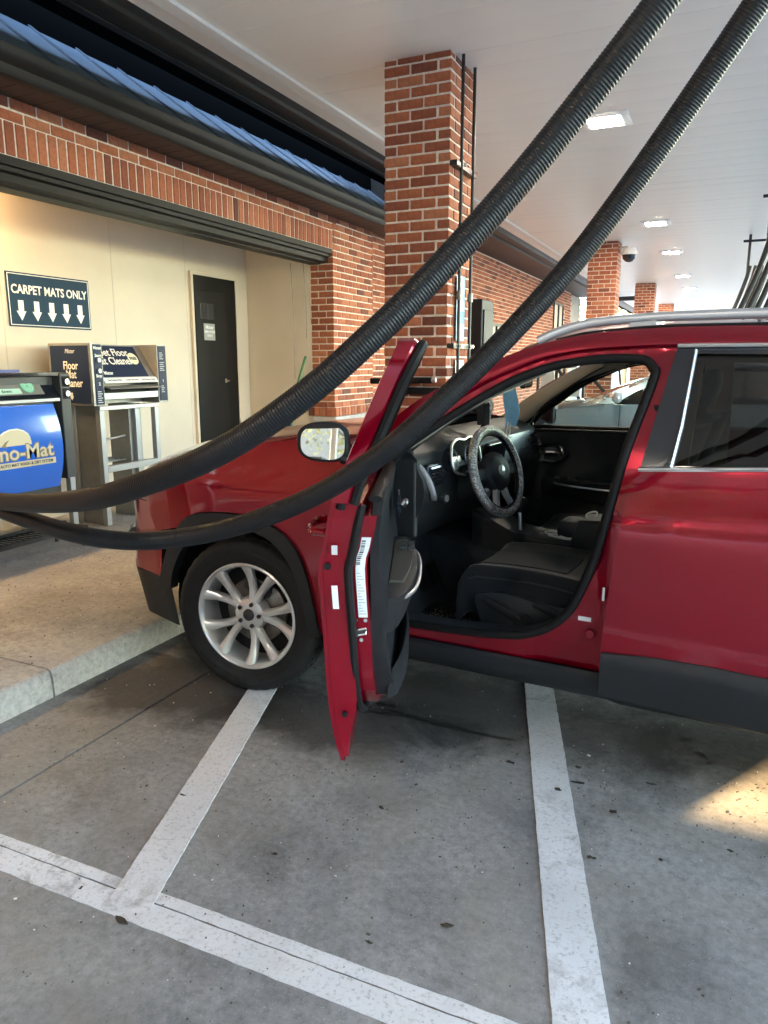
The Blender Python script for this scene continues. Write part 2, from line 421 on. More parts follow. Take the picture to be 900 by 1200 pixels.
def column(label, x0, y0, W, H, single, group=None):
    """square brick column, near face at y0, pinwheel bond; local origin at its centre on the ground"""
    t = thing('brick_column', label, 'column', (x0 + W / 2, y0 + W / 2, 0), 0, group)
    h = W / 2; bbox('mortar_core', -h + .007, h - .007, -h + .007, h - .007, -.02, H, mortar, t, 0)
    b = Bricks(t); n = int(H / CRS)
    for c in range(n + 1):
        z = c * CRS + BH / 2 + .004
        hh = BH
        if z + BH / 2 > H: 
            hh = H - (z - BH / 2) - .002
            if hh < .02: break
            z = H - .002 - hh / 2
        ev = c % 2 == 0
        for k in range(2):
            st = .1015 + k * PITCH + BL / 2 if ev else k * PITCH + BL / 2
            mir = W - st
            b.put((-h + st, -h + BD / 2, z), (BL, BD, hh), single)                    # near face
            b.put((h - BD / 2, (-h + st), z), (BD, BL, hh), single) if ev else b.put((h - BD / 2, -h + (W - (.1015 + k * PITCH + BL / 2)) - 0, z), (BD, BL, hh), single)
            b.put((h - st, h - BD / 2, z), (BL, BD, hh), False)
            e = -h + mir if ev else -h + (.1015 + k * PITCH + BL / 2)
            b.put((-h + BD / 2, e, z), (BD, BL, hh), single and ((ev and k == 1) ))
    b.finish()
    return t
CEIL = 3.57
column('brick column beside the red car with black conduits up its side', -2.345, 5.2, .499, CEIL, True)
column('brick column with the security camera hanging beside it', -2.345, 13.95, .499, CEIL, False, 'far brick columns under the canopy')
column('brick column directly behind the one with the security camera', -2.345, 21.5, .499, CEIL, False, 'far brick columns under the canopy')
column('last brick column of the row at the far canopy end', -2.345, 29.2, .499, CEIL, False, 'far brick columns under the canopy')

# ------------------------------------------------------------------ building
bronze = mat('dark_bronze_metal', (.016, .0155, .015), .45, .15, spec=.3, var=.15, vscale=4)
bronze2 = mat('bronze_gutter_metal', (.010, .009, .008), .5, .0, spec=.25, var=.15, vscale=3)
soffitm = mat('brown_soffit_metal', (.055, .036, .027), .55, .1, var=.15, vscale=3)
bluem = mat('blue_roof_metal', (.13, .165, .205), .36, .3, var=.12, vscale=3)
creamw = mat('cream_wall_panel', (.64, .56, .44), .65, var=.07, vscale=.9)
stonem = concrete('cast_stone_base', (.33, .32, .30), (.46, .44, .41), grain=.7)
doorm = mat('black_brown_door_paint', (.0045, .004, .004), .45, spec=.25, var=.1, vscale=3)
glassdark = mat('dark_window_glass', (.02, .025, .03), .05, coat=.5)
XF = -4.12; YJ = 7.73
bld = thing('car_wash_building', 'brick building with blue metal roof and an open cream bay', 'building', (XF, 5, .13))
def L3(x, y, z): return (x - XF, y - 5, z - .13)
def bb(name, x0, x1, y0, y1, z0, z1, m, parent=bld, bevel=.003):
    a = L3(x0, y0, z0); b = L3(x1, y1, z1); return bbox(name, a[0], b[0], a[1], b[1], a[2], b[2], m, parent, bevel)
B = Bricks(bld)
def put(c, size, single): B.put(L3(*c), size, single)
# pilaster / jamb
YP = 8.79
bb('mortar_core', XF - .298, XF - .007, YJ + .007, YP - .007, .88, 3.2, mortar, bevel=0)
z0 = .985
for c in range(29):
    z = z0 + c * CRS + BH / 2; ev = c % 2 == 0
    y = YJ if ev else YJ + .1015
    if not ev: put((XF - .097, YJ + BD / 2, z), (BL, BD, BH), c > 2); put((XF - .2515, YJ + BD / 2, z), (.092, BD, BH), c > 2)
    else: put((XF - .1985, YJ + BD / 2, z), (BL, BD, BH), c > 2)
    while y < YP - .03:
        l = min(BL, YP - y)
        put((XF - BD / 2, y + l / 2, z), (BD, l, BH), c > 2); y += PITCH
    put((XF - .20, YP - BD / 2, z), (BL, BD, BH), False)
y = YJ
while y < YP - .02:
    put((XF - BD / 2 + .012, y + .033, .930), (BL * .55, .066, .098), False); y += SOLD
for k in range(4): put((XF - .04 - k * SOLD - .03, YJ + BD / 2 - .012, .930), (.066, BL * .55, .098), False)
bb('stone_base', XF - .30, XF + .02, YJ - .02, YP + .02, .12, .875, stonem, bevel=.008)
# header over the opening: soldier course and stretchers above
Y0 = 1.4
bb('mortar_core', XF - .298, XF - .007, Y0, YJ + .05, 2.752, 3.2, mortar, bevel=0)
y = YJ - SOLD
while y > Y0:
    put((XF - BD / 2, y + .0335, 2.852), (BD, .067, .194), y > 3.3); y -= SOLD
for c, z in ((0, 2.952), (1, 2.952 + CRS)):
    y = YJ - PITCH * (1 if c == 0 else .5)
    while y > Y0:
        put((XF - BD / 2, y + BL / 2, z + BH / 2 + .005), (BD, BL, BH), y > 3.3); y -= PITCH
# wall before the opening (left of the picture) and the long wall beyond
bb('mortar_core', XF - .298, XF - .007, -4.66, Y0, .13, 3.2, mortar, bevel=0)
for c in range(40):
    y = -4.66 + (c % 2) * PITCH / 2; z = .2 + c * CRS
    while y < Y0 - .1: put((XF - BD / 2, y + BL / 2, z + BH / 2), (BD, BL, BH), False); y += PITCH
XW = -4.22
bb('mortar_core', XW - .25, XW - .007, YP - .1, 22.6, .13, 3.5, mortar, bevel=0)
for c in range(45):
    y = YP + (c % 2) * PITCH / 2; z = .15 + c * CRS
    while y < 22.5:
        if not ((14.25 < y < 15.5 and 1.0 < z < 2.2) or (20.1 < y < 21.6 and .9 < z < 3.0)):
            put((XW - BD / 2, y + BL / 2, z + BH / 2), (BD, BL, BH), False)
        y += PITCH
for (ya, yb, za, zb) in ((14.3, 15.3, 1.05, 2.24), (20.2, 21.4, .95, 3.05)):
    wn = bb('window', XW - .06, XW - .03, ya, yb, za, zb, glassdark)
    o = MB()
    for y in (ya, (ya + yb) / 2, yb): o.b2(-.06, .03, y - .03, y + .03, za, zb)
    for z in (za, zb): o.b2(-.055, .025, ya, yb, z - .03, z + .03)
    ob = o.build('window_frame', bronze, wn, smooth=False); ob.location = (XW - XF, -5, -.13)
bb('stone_wall', XW - .4, XW - .02, 22.6, 24.2, .13, 3.45, stonem)
B.finish()
# steel head of the opening with roller-door guide
mb = MB()
prof = [(XF - .01, 2.752), (XF - .01, 2.700), (XF - .035, 2.695), (XF - .035, 2.668), (XF - .07, 2.66), (XF - .07, 2.615), (XF - .16, 2.605), (XF - .16, 2.596), (XF - .30, 2.596), (XF - .30, 2.752)]
mb.rings([[L3(x, y, z) for x, z in prof] for y in (Y0 + .002, YJ - .004)])
mb.build('door_head', bronze2, bld, True, 30)
bb('jamb_left', XF - .30, XF - .008, Y0 - .3, Y0 + .001, .13, 2.75, bronze2)
# bay interior
wall = bb('bay_back_wall', -5.42, -5.30, -4.66, YJ + .3, .12, 3.3, creamw)
bb('bay_side_wall', -5.30, XF - .301, YJ + .001, YJ + .12, .12, 3.3, creamw)
bb('bay_ceiling', -5.42, XF - .29, -4.66, YJ + .3, 3.02, 3.06, creamw)
bb('bay_end_wall', -5.30, XF - .301, Y0 - 3.2, Y0 - 3.1, .12, 3.02, creamw)
for y in (3.1, 4.32, 5.54, 6.6): bb('panel_joint', -5.2995, -5.2985, y, y + .006, .16, 3.02, mat('joint_shadow_line', (.5, .45, .36), .7), bevel=0)
# steel door in the back wall
dr = bb('door', -5.298, -5.275, 6.69, 7.455, .16, 2.43, doorm)
def dsub(name, x0, x1, y0, y1, z0, z1, m, bevel=.003): return bb(name, x0, x1, y0, y1, z0, z1, m, dr, bevel)
dsub('door_frame', -5.30, -5.266, 6.655, 6.69, .16, 2.465, creamw); dsub('door_frame', -5.30, -5.266, 7.455, 7.49, .16, 2.465, creamw); dsub('door_frame', -5.30, -5.266, 6.69, 7.455, 2.43, 2.465, creamw)
dsub('door_leaf', -5.275, -5.268, 6.71, 7.235, .18, 2.27, mat('door_leaf_paint', (.008, .007, .0065), .5, spec=.25, var=.1))
dsub('window_pane', -5.269, -5.266, 6.795, 6.90, 1.97, 2.14, glassdark); dsub('window_pane', -5.269, -5.266, 6.92, 7.03, 1.97, 2.14, glassdark)
lv = MB().tube([L3(-5.268, 7.19, 1.295), L3(-5.215, 7.19, 1.295), L3(-5.205, 7.16, 1.295), L3(-5.205, 7.09, 1.29)], .009, 8); lv.tube([L3(-5.268, 7.19, 1.295), L3(-5.255, 7.19, 1.295)], .026, 14)
lv.build('door_handle', chrome, dr)
greysign = mat('grey_sign_plastic', (.34, .33, .32), .5)
dsub('notice', -5.268, -5.262, 6.835, 7.03, 1.745, 1.925, greysign)
for i, s in enumerate(('Mister', 'EMPLOYEES', 'ONLY')): text('lettering', s, (.055, .036, .036)[i], whitep, dr, L3(-5.261, 6.932, (1.885, 1.835, 1.795)[i]), (0, 1, 0), (0, 0, 1), weight=.001)
# eaves: soffit boards, gutter, standing-seam roof
y = -4.6; sm = None
while y < YP + .6:
    if sm is None:
        sm = bevbox_mesh('soffit_board', -.19, .19, -.0735, .0735, -.006, .006, soffitm, .003)
    o = bpy.data.objects.new('soffit_board', sm); link(o, bld); o.location = L3(XF + .165, y, 3.098); y += .15
mb = MB()
prof = [(-3.82, 3.06), (-3.74, 3.045), (-3.715, 3.05), (-3.70, 3.075), (-3.698, 3.10), (-3.672, 3.125), (-3.655, 3.15), (-3.652, 3.185), (-3.665, 3.19), (-3.675, 3.17), (-3.80, 3.10), (-3.82, 3.10)]
prof = list(reversed(prof))
mb.rings([[L3(x, y, z) for x, z in prof] for y in (-4.66, YP + .6)])
mb.build('gutter', bronze2, bld, True, 30)
SL = .72
for k in range(-19, 18):
    y = 3.222 + .4055 * k
    if y > YP + .5: break
    def rz(x): return 3.185 + SL * (-3.715 - x)
    mb = MB()
    xa, xb = -3.715, -4.425
    mb.rings([[L3(x, y + dy, rz(x) + dz) for dy, dz in ((.004, 0), (.402, 0), (.402, .020), (.394, .020), (.394, .004), (.012, .004), (.012, .02), (.004, .02))] for x in (xa, xb)])
    mb.build('roof_panel', bluem, bld, True, 30)
    MB().b2(*[q for q in (xa - XF - .006, xa - XF + .004, y + .018 - 5, y + .388 - 5, rz(xa) - .13 - .012, rz(xa) - .13 + .012)]).build('roof_panel_end', mat('pale_blue_flashing', (.42, .46, .52), .4, .2) if k == -19 else bpy.data.materials['pale_blue_flashing'], bld, False)
bb('upper_wall', -4.9, -4.43, -4.66, YP + .6, 3.2, 4.6, mat('black_brown_metal', (.004, .004, .004), .9, spec=.0))
bb('roof_end_wall', -4.45, -3.80, YP + .62, YP + .66, 3.10, 4.6, bronze)
# dark soffit joining the farther wall to the canopy
bb('upper_soffit', -4.6, -3.56, YP + .61, 24.2, 3.47, 3.52, soffitm)
# ------------------------------------------------------------------ canopy
can = thing('canopy', 'white metal panel canopy ceiling over the vacuum bays', 'canopy', (0, 0, CEIL))
panm, t_, N_, L_, p_ = nodes('white_ceiling_panel')
nn_ = noise(t_, .8, 3, .5); L_.new(ramp(t_, nn_.outputs[0], [(.3, (.79, .74, .665)), (.7, (.87, .82, .74))]), p_.inputs['Base Color']); setin(p_, 'Roughness', .42)
mp_ = N_.new('ShaderNodeMapping'); mp_.inputs['Scale'].default_value = (.35, 5, 1); tc_ = N_.new('ShaderNodeTexCoord'); L_.new(tc_.outputs['Object'], mp_.inputs[0])
oi_ = N_.new('ShaderNodeObjectInfo'); va_ = N_.new('ShaderNodeVectorMath'); va_.operation = 'ADD'; L_.new(mp_.outputs[0], va_.inputs[0]); L_.new(oi_.outputs['Location'], va_.inputs[1])
nb_ = noise(t_, 1.6, 2, .5, vec=va_.outputs[0]); bump(t_, nb_.outputs[0], p_, .22, .01)
XL, XR = -3.10, 4.9
pm = bevbox_mesh('ceiling_panel', -(XR - XL) / 2, (XR - XL) / 2, -.1515, .1515, 0, .02, panm, .002)
y = -5.2; k = 0
while y < 45:
    o = bpy.data.objects.new('ceiling_panel', pm); link(o, can); o.location = ((XL + XR) / 2, y, random.uniform(0, .0006)); o.rotation_euler = (random.uniform(-.0008, .0008), random.uniform(-.0003, .0003), 0); y += .3040
bbox('canopy_deck', -4.10, 5.1, -5.4, 45.2, .125, .5, bpy.data.materials['black_brown_metal'], can, 0)
whitetrim = mat('white_trim', (.74, .72, .68), .5)
bbox('edge_trim', -3.20, -3.098, -5.35, 45, -.022, .02, whitetrim, can, .004)
bbox('edge_panel', -3.345, -3.198, -5.35, 45, .0, .03, panm, can, .003)
mb = MB()
prof = [(-3.60, -.05), (-3.42, -.058), (-3.40, -.05), (-3.395, -.022), (-3.375, -.01), (-3.365, .0), (-3.34, .012), (-3.336, .05), (-3.35, .06), (-3.60, .06)]
mb.rings([[(x, y, z) for x, z in reversed(prof)] for y in (-5.35, 45)]); mb.build('canopy_gutter', bronze, can, True, 30)
bbox('edge_fascia', -3.62, -3.56, -5.35, 45, -.06, .122, bronze, can, .004)

bb('end_wall', -14.0, XF - .02, -4.90, -4.661, -.05, 4.6, stonem); bb('rear_roof', -14.0, -5.43, -4.66, 24.2, 3.5, 4.4, bronze)
bbox('front_fascia', -4.10, 5.1, -5.52, -5.41, -.03, .5, bronze, can, .01); bbox('side_fascia', 4.91, 5.10, -5.4, 45.2, -.03, .124, bronze, can, .01)
# ------------------------------------------------------------------ the red SUV (x forward, y to its left, origin on the ground under the front axle)
CAR0 = (-1.813, 3.548, 0)
car = thing('red_suv', 'dark red sport utility car with its driver door wide open', 'car', CAR0, R(175))
PZ = [.15, .20, .30, .40, .50, .62, .80, .93, .968, .995, 1.08, 1.15, 1.22, 1.45, 1.58, 1.64, 1.70]
PY = [.78, .80, .840, .866, .882, .890, .896, .902, .901, .890, .874, .858, .835, .735, .668, .60, .50]
zz = np.linspace(0, 1.9, 951); yy = np.interp(zz, PZ, PY); ker = np.hanning(9); ker /= ker.sum()
yy = np.convolve(np.pad(yy, 4, mode='edge'), ker, 'valid')
def Pz(z): return float(np.interp(z, zz, yy))
PLX = [-9, .30, .45, .60, .75, .86, .95, 1.02, 1.07, 1.10]; PLY = [0, 0, .012, .038, .085, .145, .225, .33, .50, .90]
def S(x, z):
    y = Pz(z)
    if x > .28: y -= float(np.interp(x, PLX, PLY))
    if x < -2.85: y -= .13 * ((-2.85 - x) / .8) ** 2
    return y
def edge_smooth(a, b, x): 
    t = max(0, min(1, (x - a) / (b - a))); return t * t * (3 - 2 * t)
def both(name, poly, fn, m, holes=(), **k):
    sheet(name, poly, fn, m, car, holes=holes, **k); sheet(name, poly, fn, m, car, holes=holes, mirror=True, **k)
# wheel arch outlines
ARCH0 = [(.605, .30), (.598, .388), (.50, .58), (.395, .735), (.285, .812), (.13, .838), (-.06, .838), (-.20, .800), (-.295, .725), (-.345, .62), (-.375, .48), (-.385, .33)]
ARCHI0 = [(.505, .30), (.485, .42), (.43, .545), (.34, .665), (.22, .755), (.08, .785), (-.05, .780), (-.165, .745), (-.245, .675), (-.295, .58), (-.32, .46), (-.325, .33)]
ARCH = crom(ARCH0, 3); ARCHI = crom(ARCHI0, 3)
# front wing
wing = [(-.395, .345), (-.605, .345), (-.605, 1.0), (-.60, 1.10), (-.575, 1.165), (-.40, 1.185), (-.265, 1.183), (.03, 1.145), (.30, 1.090), (.433, 1.055), (.579, 1.005), (.66, .965), (.64, .88), (.615, .80), (.60, .60), (.53, .545)]
wing = wing[:-2] + [(.565, .70)] + [(x + .004, z + .004) for x, z in ARCH[9:]]
wingS = S
both('front_wing', wing, wingS, paint, step=.03)
both('wheel_arch_trim', ARCH[3:] + list(reversed(ARCHI[3:])), lambda x, z: S(x, z) + .016, blackp, thick=.05, step=.05)
# bonnet
HX = [-.60, -.5, -.27, .03, .30, .433, .579, .66, .75, .84, .90]; HZ = [1.195, 1.194, 1.190, 1.152, 1.097, 1.062, 1.012, .975, .925, .865, .81]
hzz = np.linspace(-.7, 1.0, 341); hy = np.interp(hzz, HX, HZ); k2 = np.hanning(21); k2 /= k2.sum(); hy = np.convolve(np.pad(hy, 10, mode='edge'), k2, 'valid')
def hoodz(x): return float(np.interp(x, hzz, hy))
def hood_fn(u, v):
    s = v * 2 - 1; a = abs(s)
    xe = -.56 + u * (.66 + .56)                     # station along the edge
    x = xe + (1 - a ** 2.2) * (.05 + .27 * u ** 1.5)
    w_ = S(min(xe, .66), hoodz(xe)) - .012
    y = s * w_
    z = hoodz(xe) + .042 * (1 - a ** 2.6) * (1 - .5 * u) - .02 * max(0, a - .93) / .07
    rid = .010 * math.exp(-((a - .55) / .06) ** 2) * edge_smooth(1.0, .7, u)
    return (x, y, z + rid)
grid('bonnet', 30, 41, hood_fn, paint, car, .012, bevel=.003, flip=True)
# nose: upper band, lower bumper, lamps, grille
def nose_band(z0, z1, tuck0=0., tuck1=0., x_start=.60, n=44, m=5, off=0.0):
    def fn(u, v):
        a = (u * 2 - 1) ; s = abs(a)
        z = z0 + (z1 - z0) * v; tk = tuck0 * (1 - v) + tuck1 * v
        # plan outline from the wheel arch to the middle
        t_ = 1 - s
        px = np.interp(t_, [0, .22, .40, .52, .62, .75, .88, 1], [x_start, .80, .95, 1.02, 1.06, 1.085, 1.095, 1.10])
        py = np.interp(t_, [0, .22, .40, .52, .62, .75, .88, 1], [S(x_start, .6) , .785, .655, .545, .42, .27, .13, 0])
        sc_ = 1 - tk
        return (px - tk * .55 * (.4 + t_) + off, math.copysign(py * (1 - tk * .12), a) if py else 0, z)
    return fn
grid('front_bumper', 49, 9, nose_band(.47, .83, .0, .05, x_start=.565), paint, car, .02, (-1, 0, 0), bevel=.003, flip=True)
grid('lower_bumper', 49, 7, nose_band(.235, .465, .15, .0, x_start=.50, off=.004), blackp, car, .02, (-1, 0, 0), flip=True)
grid('grille', 41, 5, nose_band(.835, .915, .05, .14, x_start=.655), glossblack, car, .02, (-1, 0, 0), flip=True)
for s in (-1, 1):
    MB().rings([[(x, s * y, z) for x, y, z in ((.70, .79, .835), (.93, .66, .835), (.925, .655, .875), (.72, .775, .885))], [(x, s * y, z) for x, y, z in ((.66, .76, .835), (.88, .62, .835), (.88, .62, .875), (.68, .745, .885))]]).build('headlight', chrome, car)
    MB().tube([(.93, s * .66, .60), (.985, s * .61, .60)], .042, 18).build('fog_lamp', glossblack, car)
# roof and windscreen
RX = [-1.16, -1.276, -1.402, -1.529, -1.711, -1.99, -2.4, -2.9, -3.25, -3.42]; RZ = [1.536, 1.573, 1.599, 1.612, 1.620, 1.619, 1.605, 1.565, 1.50, 1.44]
def roofz(x): return float(np.interp(-x, [-v for v in RX], RZ))
def roof_fn(u, v):
    s = v * 2 - 1
    xe = -1.165 - u * 2.25
    x = xe + (.085 * (1 - s * s) if u < .3 else .085 * (1 - s * s) * max(0, (.6 - u) / .3))
    return (x, s * .625, roofz(xe) + .048 * (1 - abs(s) ** 2.4))
grid('roof', 40, 25, roof_fn, paint, car, .03, bevel=.002)
def ws_fn(u, v):
    s = v * 2 - 1
    xb = -.60 + .16 * (1 - s * s); yb = .77; zb = 1.195 + .022 * (1 - s * s)
    xt = -1.170 + .085 * (1 - s * s); yt = .628; zt = 1.530 + .046 * (1 - s * s)
    b = .025 * math.sin(u * math.pi)
    return (xb + (xt - xb) * u + b * .5, s * (yb + (yt - yb) * u), zb + (zt - zb) * u + b)
grid('windscreen', 14, 21, ws_fn, cloudglass, car)
grid('scuttle', 3, 21, lambda u, v: (-.60 + .16 * (1 - (2 * v - 1) ** 2) + u * .16, (2 * v - 1) * .79, 1.192 + .022 * (1 - (2 * v - 1) ** 2) - .02 * u), blackp, car, .03)
for yy0, ln in ((.05, .62), (-.55, .50)):
    MB().tube([(-.50, yy0, 1.235), (-.50 - .06, yy0 + ln * .5, 1.252), (-.60, yy0 + ln, 1.232)], .009, 6).build('wiper', rubber, car)
# body side round the front door opening
ROOFE = [(-.52, 1.165), (-.60, 1.205), (-.679, 1.262), (-.775, 1.337), (-.838, 1.380), (-1.031, 1.478), (-1.154, 1.534), (-1.276, 1.573), (-1.402, 1.599), (-1.529, 1.612), (-1.711, 1.620), (-1.99, 1.619), (-2.4, 1.605), (-2.9, 1.565), (-3.25, 1.50)]
LINE2 = [(-.60, 1.10), (-.80, 1.245), (-.93, 1.335), (-1.047, 1.412), (-1.168, 1.470), (-1.288, 1.515), (-1.437, 1.541), (-1.581, 1.549), (-1.733, 1.553), (-2.2, 1.548), (-3.25, 1.45)]
def line2z(x): return float(np.interp(-x, [-p[0] for p in LINE2], [p[1] for p in LINE2]))
SEAL = [(-.700, 1.06), (-.715, 1.115), (-.80, 1.195), (-.931, 1.290), (-1.104, 1.400), (-1.204, 1.450), (-1.324, 1.490), (-1.486, 1.513), (-1.601, 1.512), (-1.638, 1.503), (-1.660, 1.478), (-1.666, 1.447), (-1.613, 1.218), (-1.576, 1.008), (-1.544, .853), (-1.490, .697), (-1.448, .617), (-1.387, .557), (-1.324, .522), (-1.242, .498), (-1.052, .478), (-.779, .466), (-.70, .475), (-.672, .52), (-.668, .70), (-.685, .95)]
SEALs = crom(SEAL, 4, True)
ring_out = [(x, z + .012) for x, z in LINE2 if x > -1.76] + [(-1.742, 1.50), (-1.70, 1.15), (-1.665, .95), (-1.635, .52), (-1.63, .412), (-.60, .410), (-.607, .60), (-.607, 1.08)]
def ringS(x, z):
    o = -.034 + .010 * edge_smooth(-.02, .012, z - line2z(x))
    if z < 1.0 and x < -1.3:   # pressed step on the door pillar
        o -= .012 * edge_smooth(-1.585, -1.555, x)
    return S(x, z) + o
_re = crom(ROOFE, 4); _rx = [-p[0] for p in _re]; _rz = [p[1] for p in _re]; _l2 = crom(LINE2, 4); _lx = [-p[0] for p in _l2]; _lz = [p[1] for p in _l2]
def rail_fn(sg):
    def fn(u, v):
        xt = -.545 - 2.70 * u; xb = -.60 - 2.645 * u
        x = xb + (xt - xb) * v
        zt = float(np.interp(-xt, _rx, _rz)); zb = float(np.interp(-xb, _lx, _lz)); z = zb + (zt - zb) * v
        yt = float(np.interp(zt, [1.15, 1.30, 1.45, 1.57, 1.62], [.845, .790, .735, .672, .632])); yb = float(np.interp(zb, [1.08, 1.22, 1.40, 1.55], [.868, .828, .752, .682]))
        return (x, sg * (yb + (yt - yb) * v + .010 * math.sin(math.pi * min(1, v)) - .012 * max(0, .12 - v) / .12), z)
    return fn
grid('roof_side_rail', 70, 9, rail_fn(1), paint, car, .028, (0, -1, -.3), bevel=.003, flip=True); grid('roof_side_rail', 70, 9, rail_fn(-1), paint, car, .028, (0, 1, -.3), bevel=.003)
SEALr = [(x, z + (.030 * edge_smooth(1.12, 1.25, z) * edge_smooth(-1.55, -1.2, x))) for x, z in SEALs]
sheet('side_frame', ring_out, ringS, paint, car, holes=[SEALs], step=.025, thick=.03); sheet('side_frame', ring_out, ringS, paint, car, holes=[SEALr], step=.025, thick=.03, mirror=True)
inner = MB()
def seal3(sgn, off=-.034, inset=0): return [(x, sgn * (S(x, z) + off), z) for x, z in (SEALs if sgn > 0 else SEALr)]
for sgn in (1, -1):
    mb = MB(); mb.tube(seal3(sgn, -.032), .0165, 10, True); mb.build('door_seal', rubber, car)
    # the depth of the pillars behind the seal
    SE = SEALs if sgn > 0 else SEALr; a = [(x, sgn * (S(x, z) - .045), z) for x, z in SE]; b = [(x * .985 - .018, sgn * (S(x, z) - .14), z * .985 + .013 + (.012 if sgn < 0 and z > 1.2 else 0)) for x, z in SE]
    mb = MB(); mb.rings([a, b], False, False); mb.build('pillar_trim', greyp, car)
# striker, plugs and bolts on the door pillar
mb = MB(); mb.tube([(-1.580, .842, .740), (-1.580, .880, .740), (-1.580, .880, .700), (-1.580, .842, .700)], .0065, 8); mb.b2(-1.593, -1.566, .836, .849, .685, .755); mb.build('door_striker', chrome, car)
for (x, z, r, m_) in ((-1.535, .555, .017, paint_in), (-1.602, .455, .018, rubber), (-1.60, 1.0, .010, paint_in)):
    MB().tube([(x, S(x, z) - .06, z), (x, S(x, z) - .030, z)], r, 16).build('body_plug', m_, car, bevel=.003)
MB().b2(-1.535, -1.49, .842, .8475, .60, .615).build('pillar_label', paperm, car, False)
# sill
def sill_fn(sg):
    def fn(u, v):
        x = -.40 - u * 1.95
        prof = [(.868, .405), (.880, .392), (.876, .36), (.862, .325), (.835, .295), (.78, .27), (.60, .265)]
        k = v * (len(prof) - 1); i = min(int(k), len(prof) - 2); f = k - i
        y = prof[i][0] * (1 - f) + prof[i + 1][0] * f; z = prof[i][1] * (1 - f) + prof[i + 1][1] * f
        if x < -1.6: y += .018
        return (x, sg * (y - .022), z + .03 * (u - .0) * .6)
    return fn
grid('rocker_panel', 40, 13, sill_fn(1), blackp, car, flip=False); grid('rocker_panel', 40, 13, sill_fn(-1), blackp, car, flip=True)
bbox('underbody', -3.3, .45, -.60, .60, .24, .30, darkmetal, car, .01)
# rear door
rd_low = [(-1.577, .345), (-1.583, .517), (-1.596, .69), (-1.612, .862), (-1.626, .967), (-1.633, 1.05), (-1.648, 1.11), (-1.663, 1.150), (-2.1, 1.178), (-2.66, 1.205), (-2.66, 1.10), (-2.60, .98), (-2.43, .86), (-2.32, .70), (-2.27, .50), (-2.265, .335)]
def doorS(x, z):
    # the crease rises towards the rear
    zs = z - .020 * (-1.63 - x) * edge_smooth(.7, 1.0, z) * 1.6
    return S(x, zs) + .004
for mir in (False, True):
    d = sheet('rear_door', rd_low, doorS, paint, car, step=.022, thick=.02, mirror=mir, bevel=.004)
    clad = [(-1.581, .345), (-1.587, .513), (-1.77, .528), (-1.94, .531), (-2.10, .526), (-2.262, .515), (-2.262, .332)]
    sheet('door_cladding', clad, lambda x, z: doorS(x, z) + .004 + .022 * edge_smooth(.535, .488, z), blackp, d, step=.03, thick=.02, mirror=mir, bevel=.003)
    fr_out = [(-1.666, 1.151), (-1.690, 1.30), (-1.731, 1.550), (-2.2, 1.545), (-2.60, 1.525), (-2.68, 1.44), (-2.675, 1.205), (-2.1, 1.178)]
    glz = [(-1.762, 1.172), (-1.778, 1.30), (-1.789, 1.530), (-2.2, 1.523), (-2.56, 1.50), (-2.60, 1.42), (-2.60, 1.205), (-2.1, 1.185)]
    sheet('window_frame', fr_out, lambda x, z: S(x, z) - .004, glossblack, d, holes=[glz], step=.05, thick=.02, mirror=mir, bevel=.002)
    sheet('window_glass', [(x + .01 if x > -1.9 else x - .01, z + (.01 if z > 1.4 else -.01)) for x, z in glz], lambda x, z: S(x, z) - .016, tintglass, d, step=.08, thick=.004, mirror=mir, bevel=0)
    sgn = -1 if mir else 1
    mb = MB(); mb.tube([(x, sgn * (S(x, z) + .001), z) for x, z in ((-1.764, 1.165), (-1.780, 1.30), (-1.7915, 1.541))], .009, 8, sx=.5); mb.build('window_edge_strip', satin, d)
    mb = MB(); mb.tube([(x, sgn * (doorS(x, z) + .002), z) for x, z in crom([(-1.664, 1.155), (-1.9, 1.171), (-2.1, 1.184), (-2.66, 1.212)], 6)], .0085, 8); mb.build('belt_moulding', chrome, d)
    mb = MB(); mb.tube([(x, sgn * (S(x, z) + .004), z) for x, z in ((-1.732, 1.556), (-2.0, 1.556), (-2.3, 1.546), (-2.62, 1.53))], .0075, 8); mb.build('top_moulding', chrome, d)
    mb = MB(); mb.tube([(x, sgn * y, z) for x, y, z in crom([(-2.33, .895, 1.045), (-2.36, .935, 1.047), (-2.45, .945, 1.052), (-2.54, .935, 1.055), (-2.57, .89, 1.055)], 4)], .014, 8, sy=1.1, sx=.7); mb.build('door_handle', paint, d)
# rear quarter, tailgate, rear bumper (beyond the picture's edge)
both('rear_quarter', [(-2.67, 1.10), (-2.67, 1.205), (-2.69, 1.44), (-2.95, 1.50), (-3.25, 1.44), (-3.45, 1.15), (-3.52, .80), (-3.50, .50), (-3.16, .50), (-3.12, .66), (-3.0, .80), (-2.85, .86), (-2.6, .86), (-2.45, .86), (-2.61, .98)], S, paint, step=.06)
both('rear_arch_trim', [(-2.275, .34), (-2.30, .52), (-2.36, .70), (-2.46, .83), (-2.6, .88), (-2.85, .88), (-3.0, .82), (-3.12, .68), (-3.17, .50), (-3.18, .34), (-3.11, .34), (-3.08, .55), (-2.98, .70), (-2.82, .785), (-2.62, .785), (-2.45, .70), (-2.36, .55), (-2.34, .34)], lambda x, z: S(x, z) + .014, blackp, thick=.05)
grid('tailgate', 9, 13, lambda u, v: (-3.42 - .12 * (1 - u) * (1.4 - u) - .05 * (1 - (2 * v - 1) ** 2) + .0 * u, (2 * v - 1) * (.80 - .22 * u), .55 + .89 * u), paint, car, .03, (1, 0, 0), bevel=.003)
grid('rear_bumper', 5, 17, lambda u, v: (-3.50 - .10 * (1 - (2 * v - 1) ** 4), (2 * v - 1) * .82, .28 + .28 * u), blackp, car, .04, (1, 0, 0), flip=False)
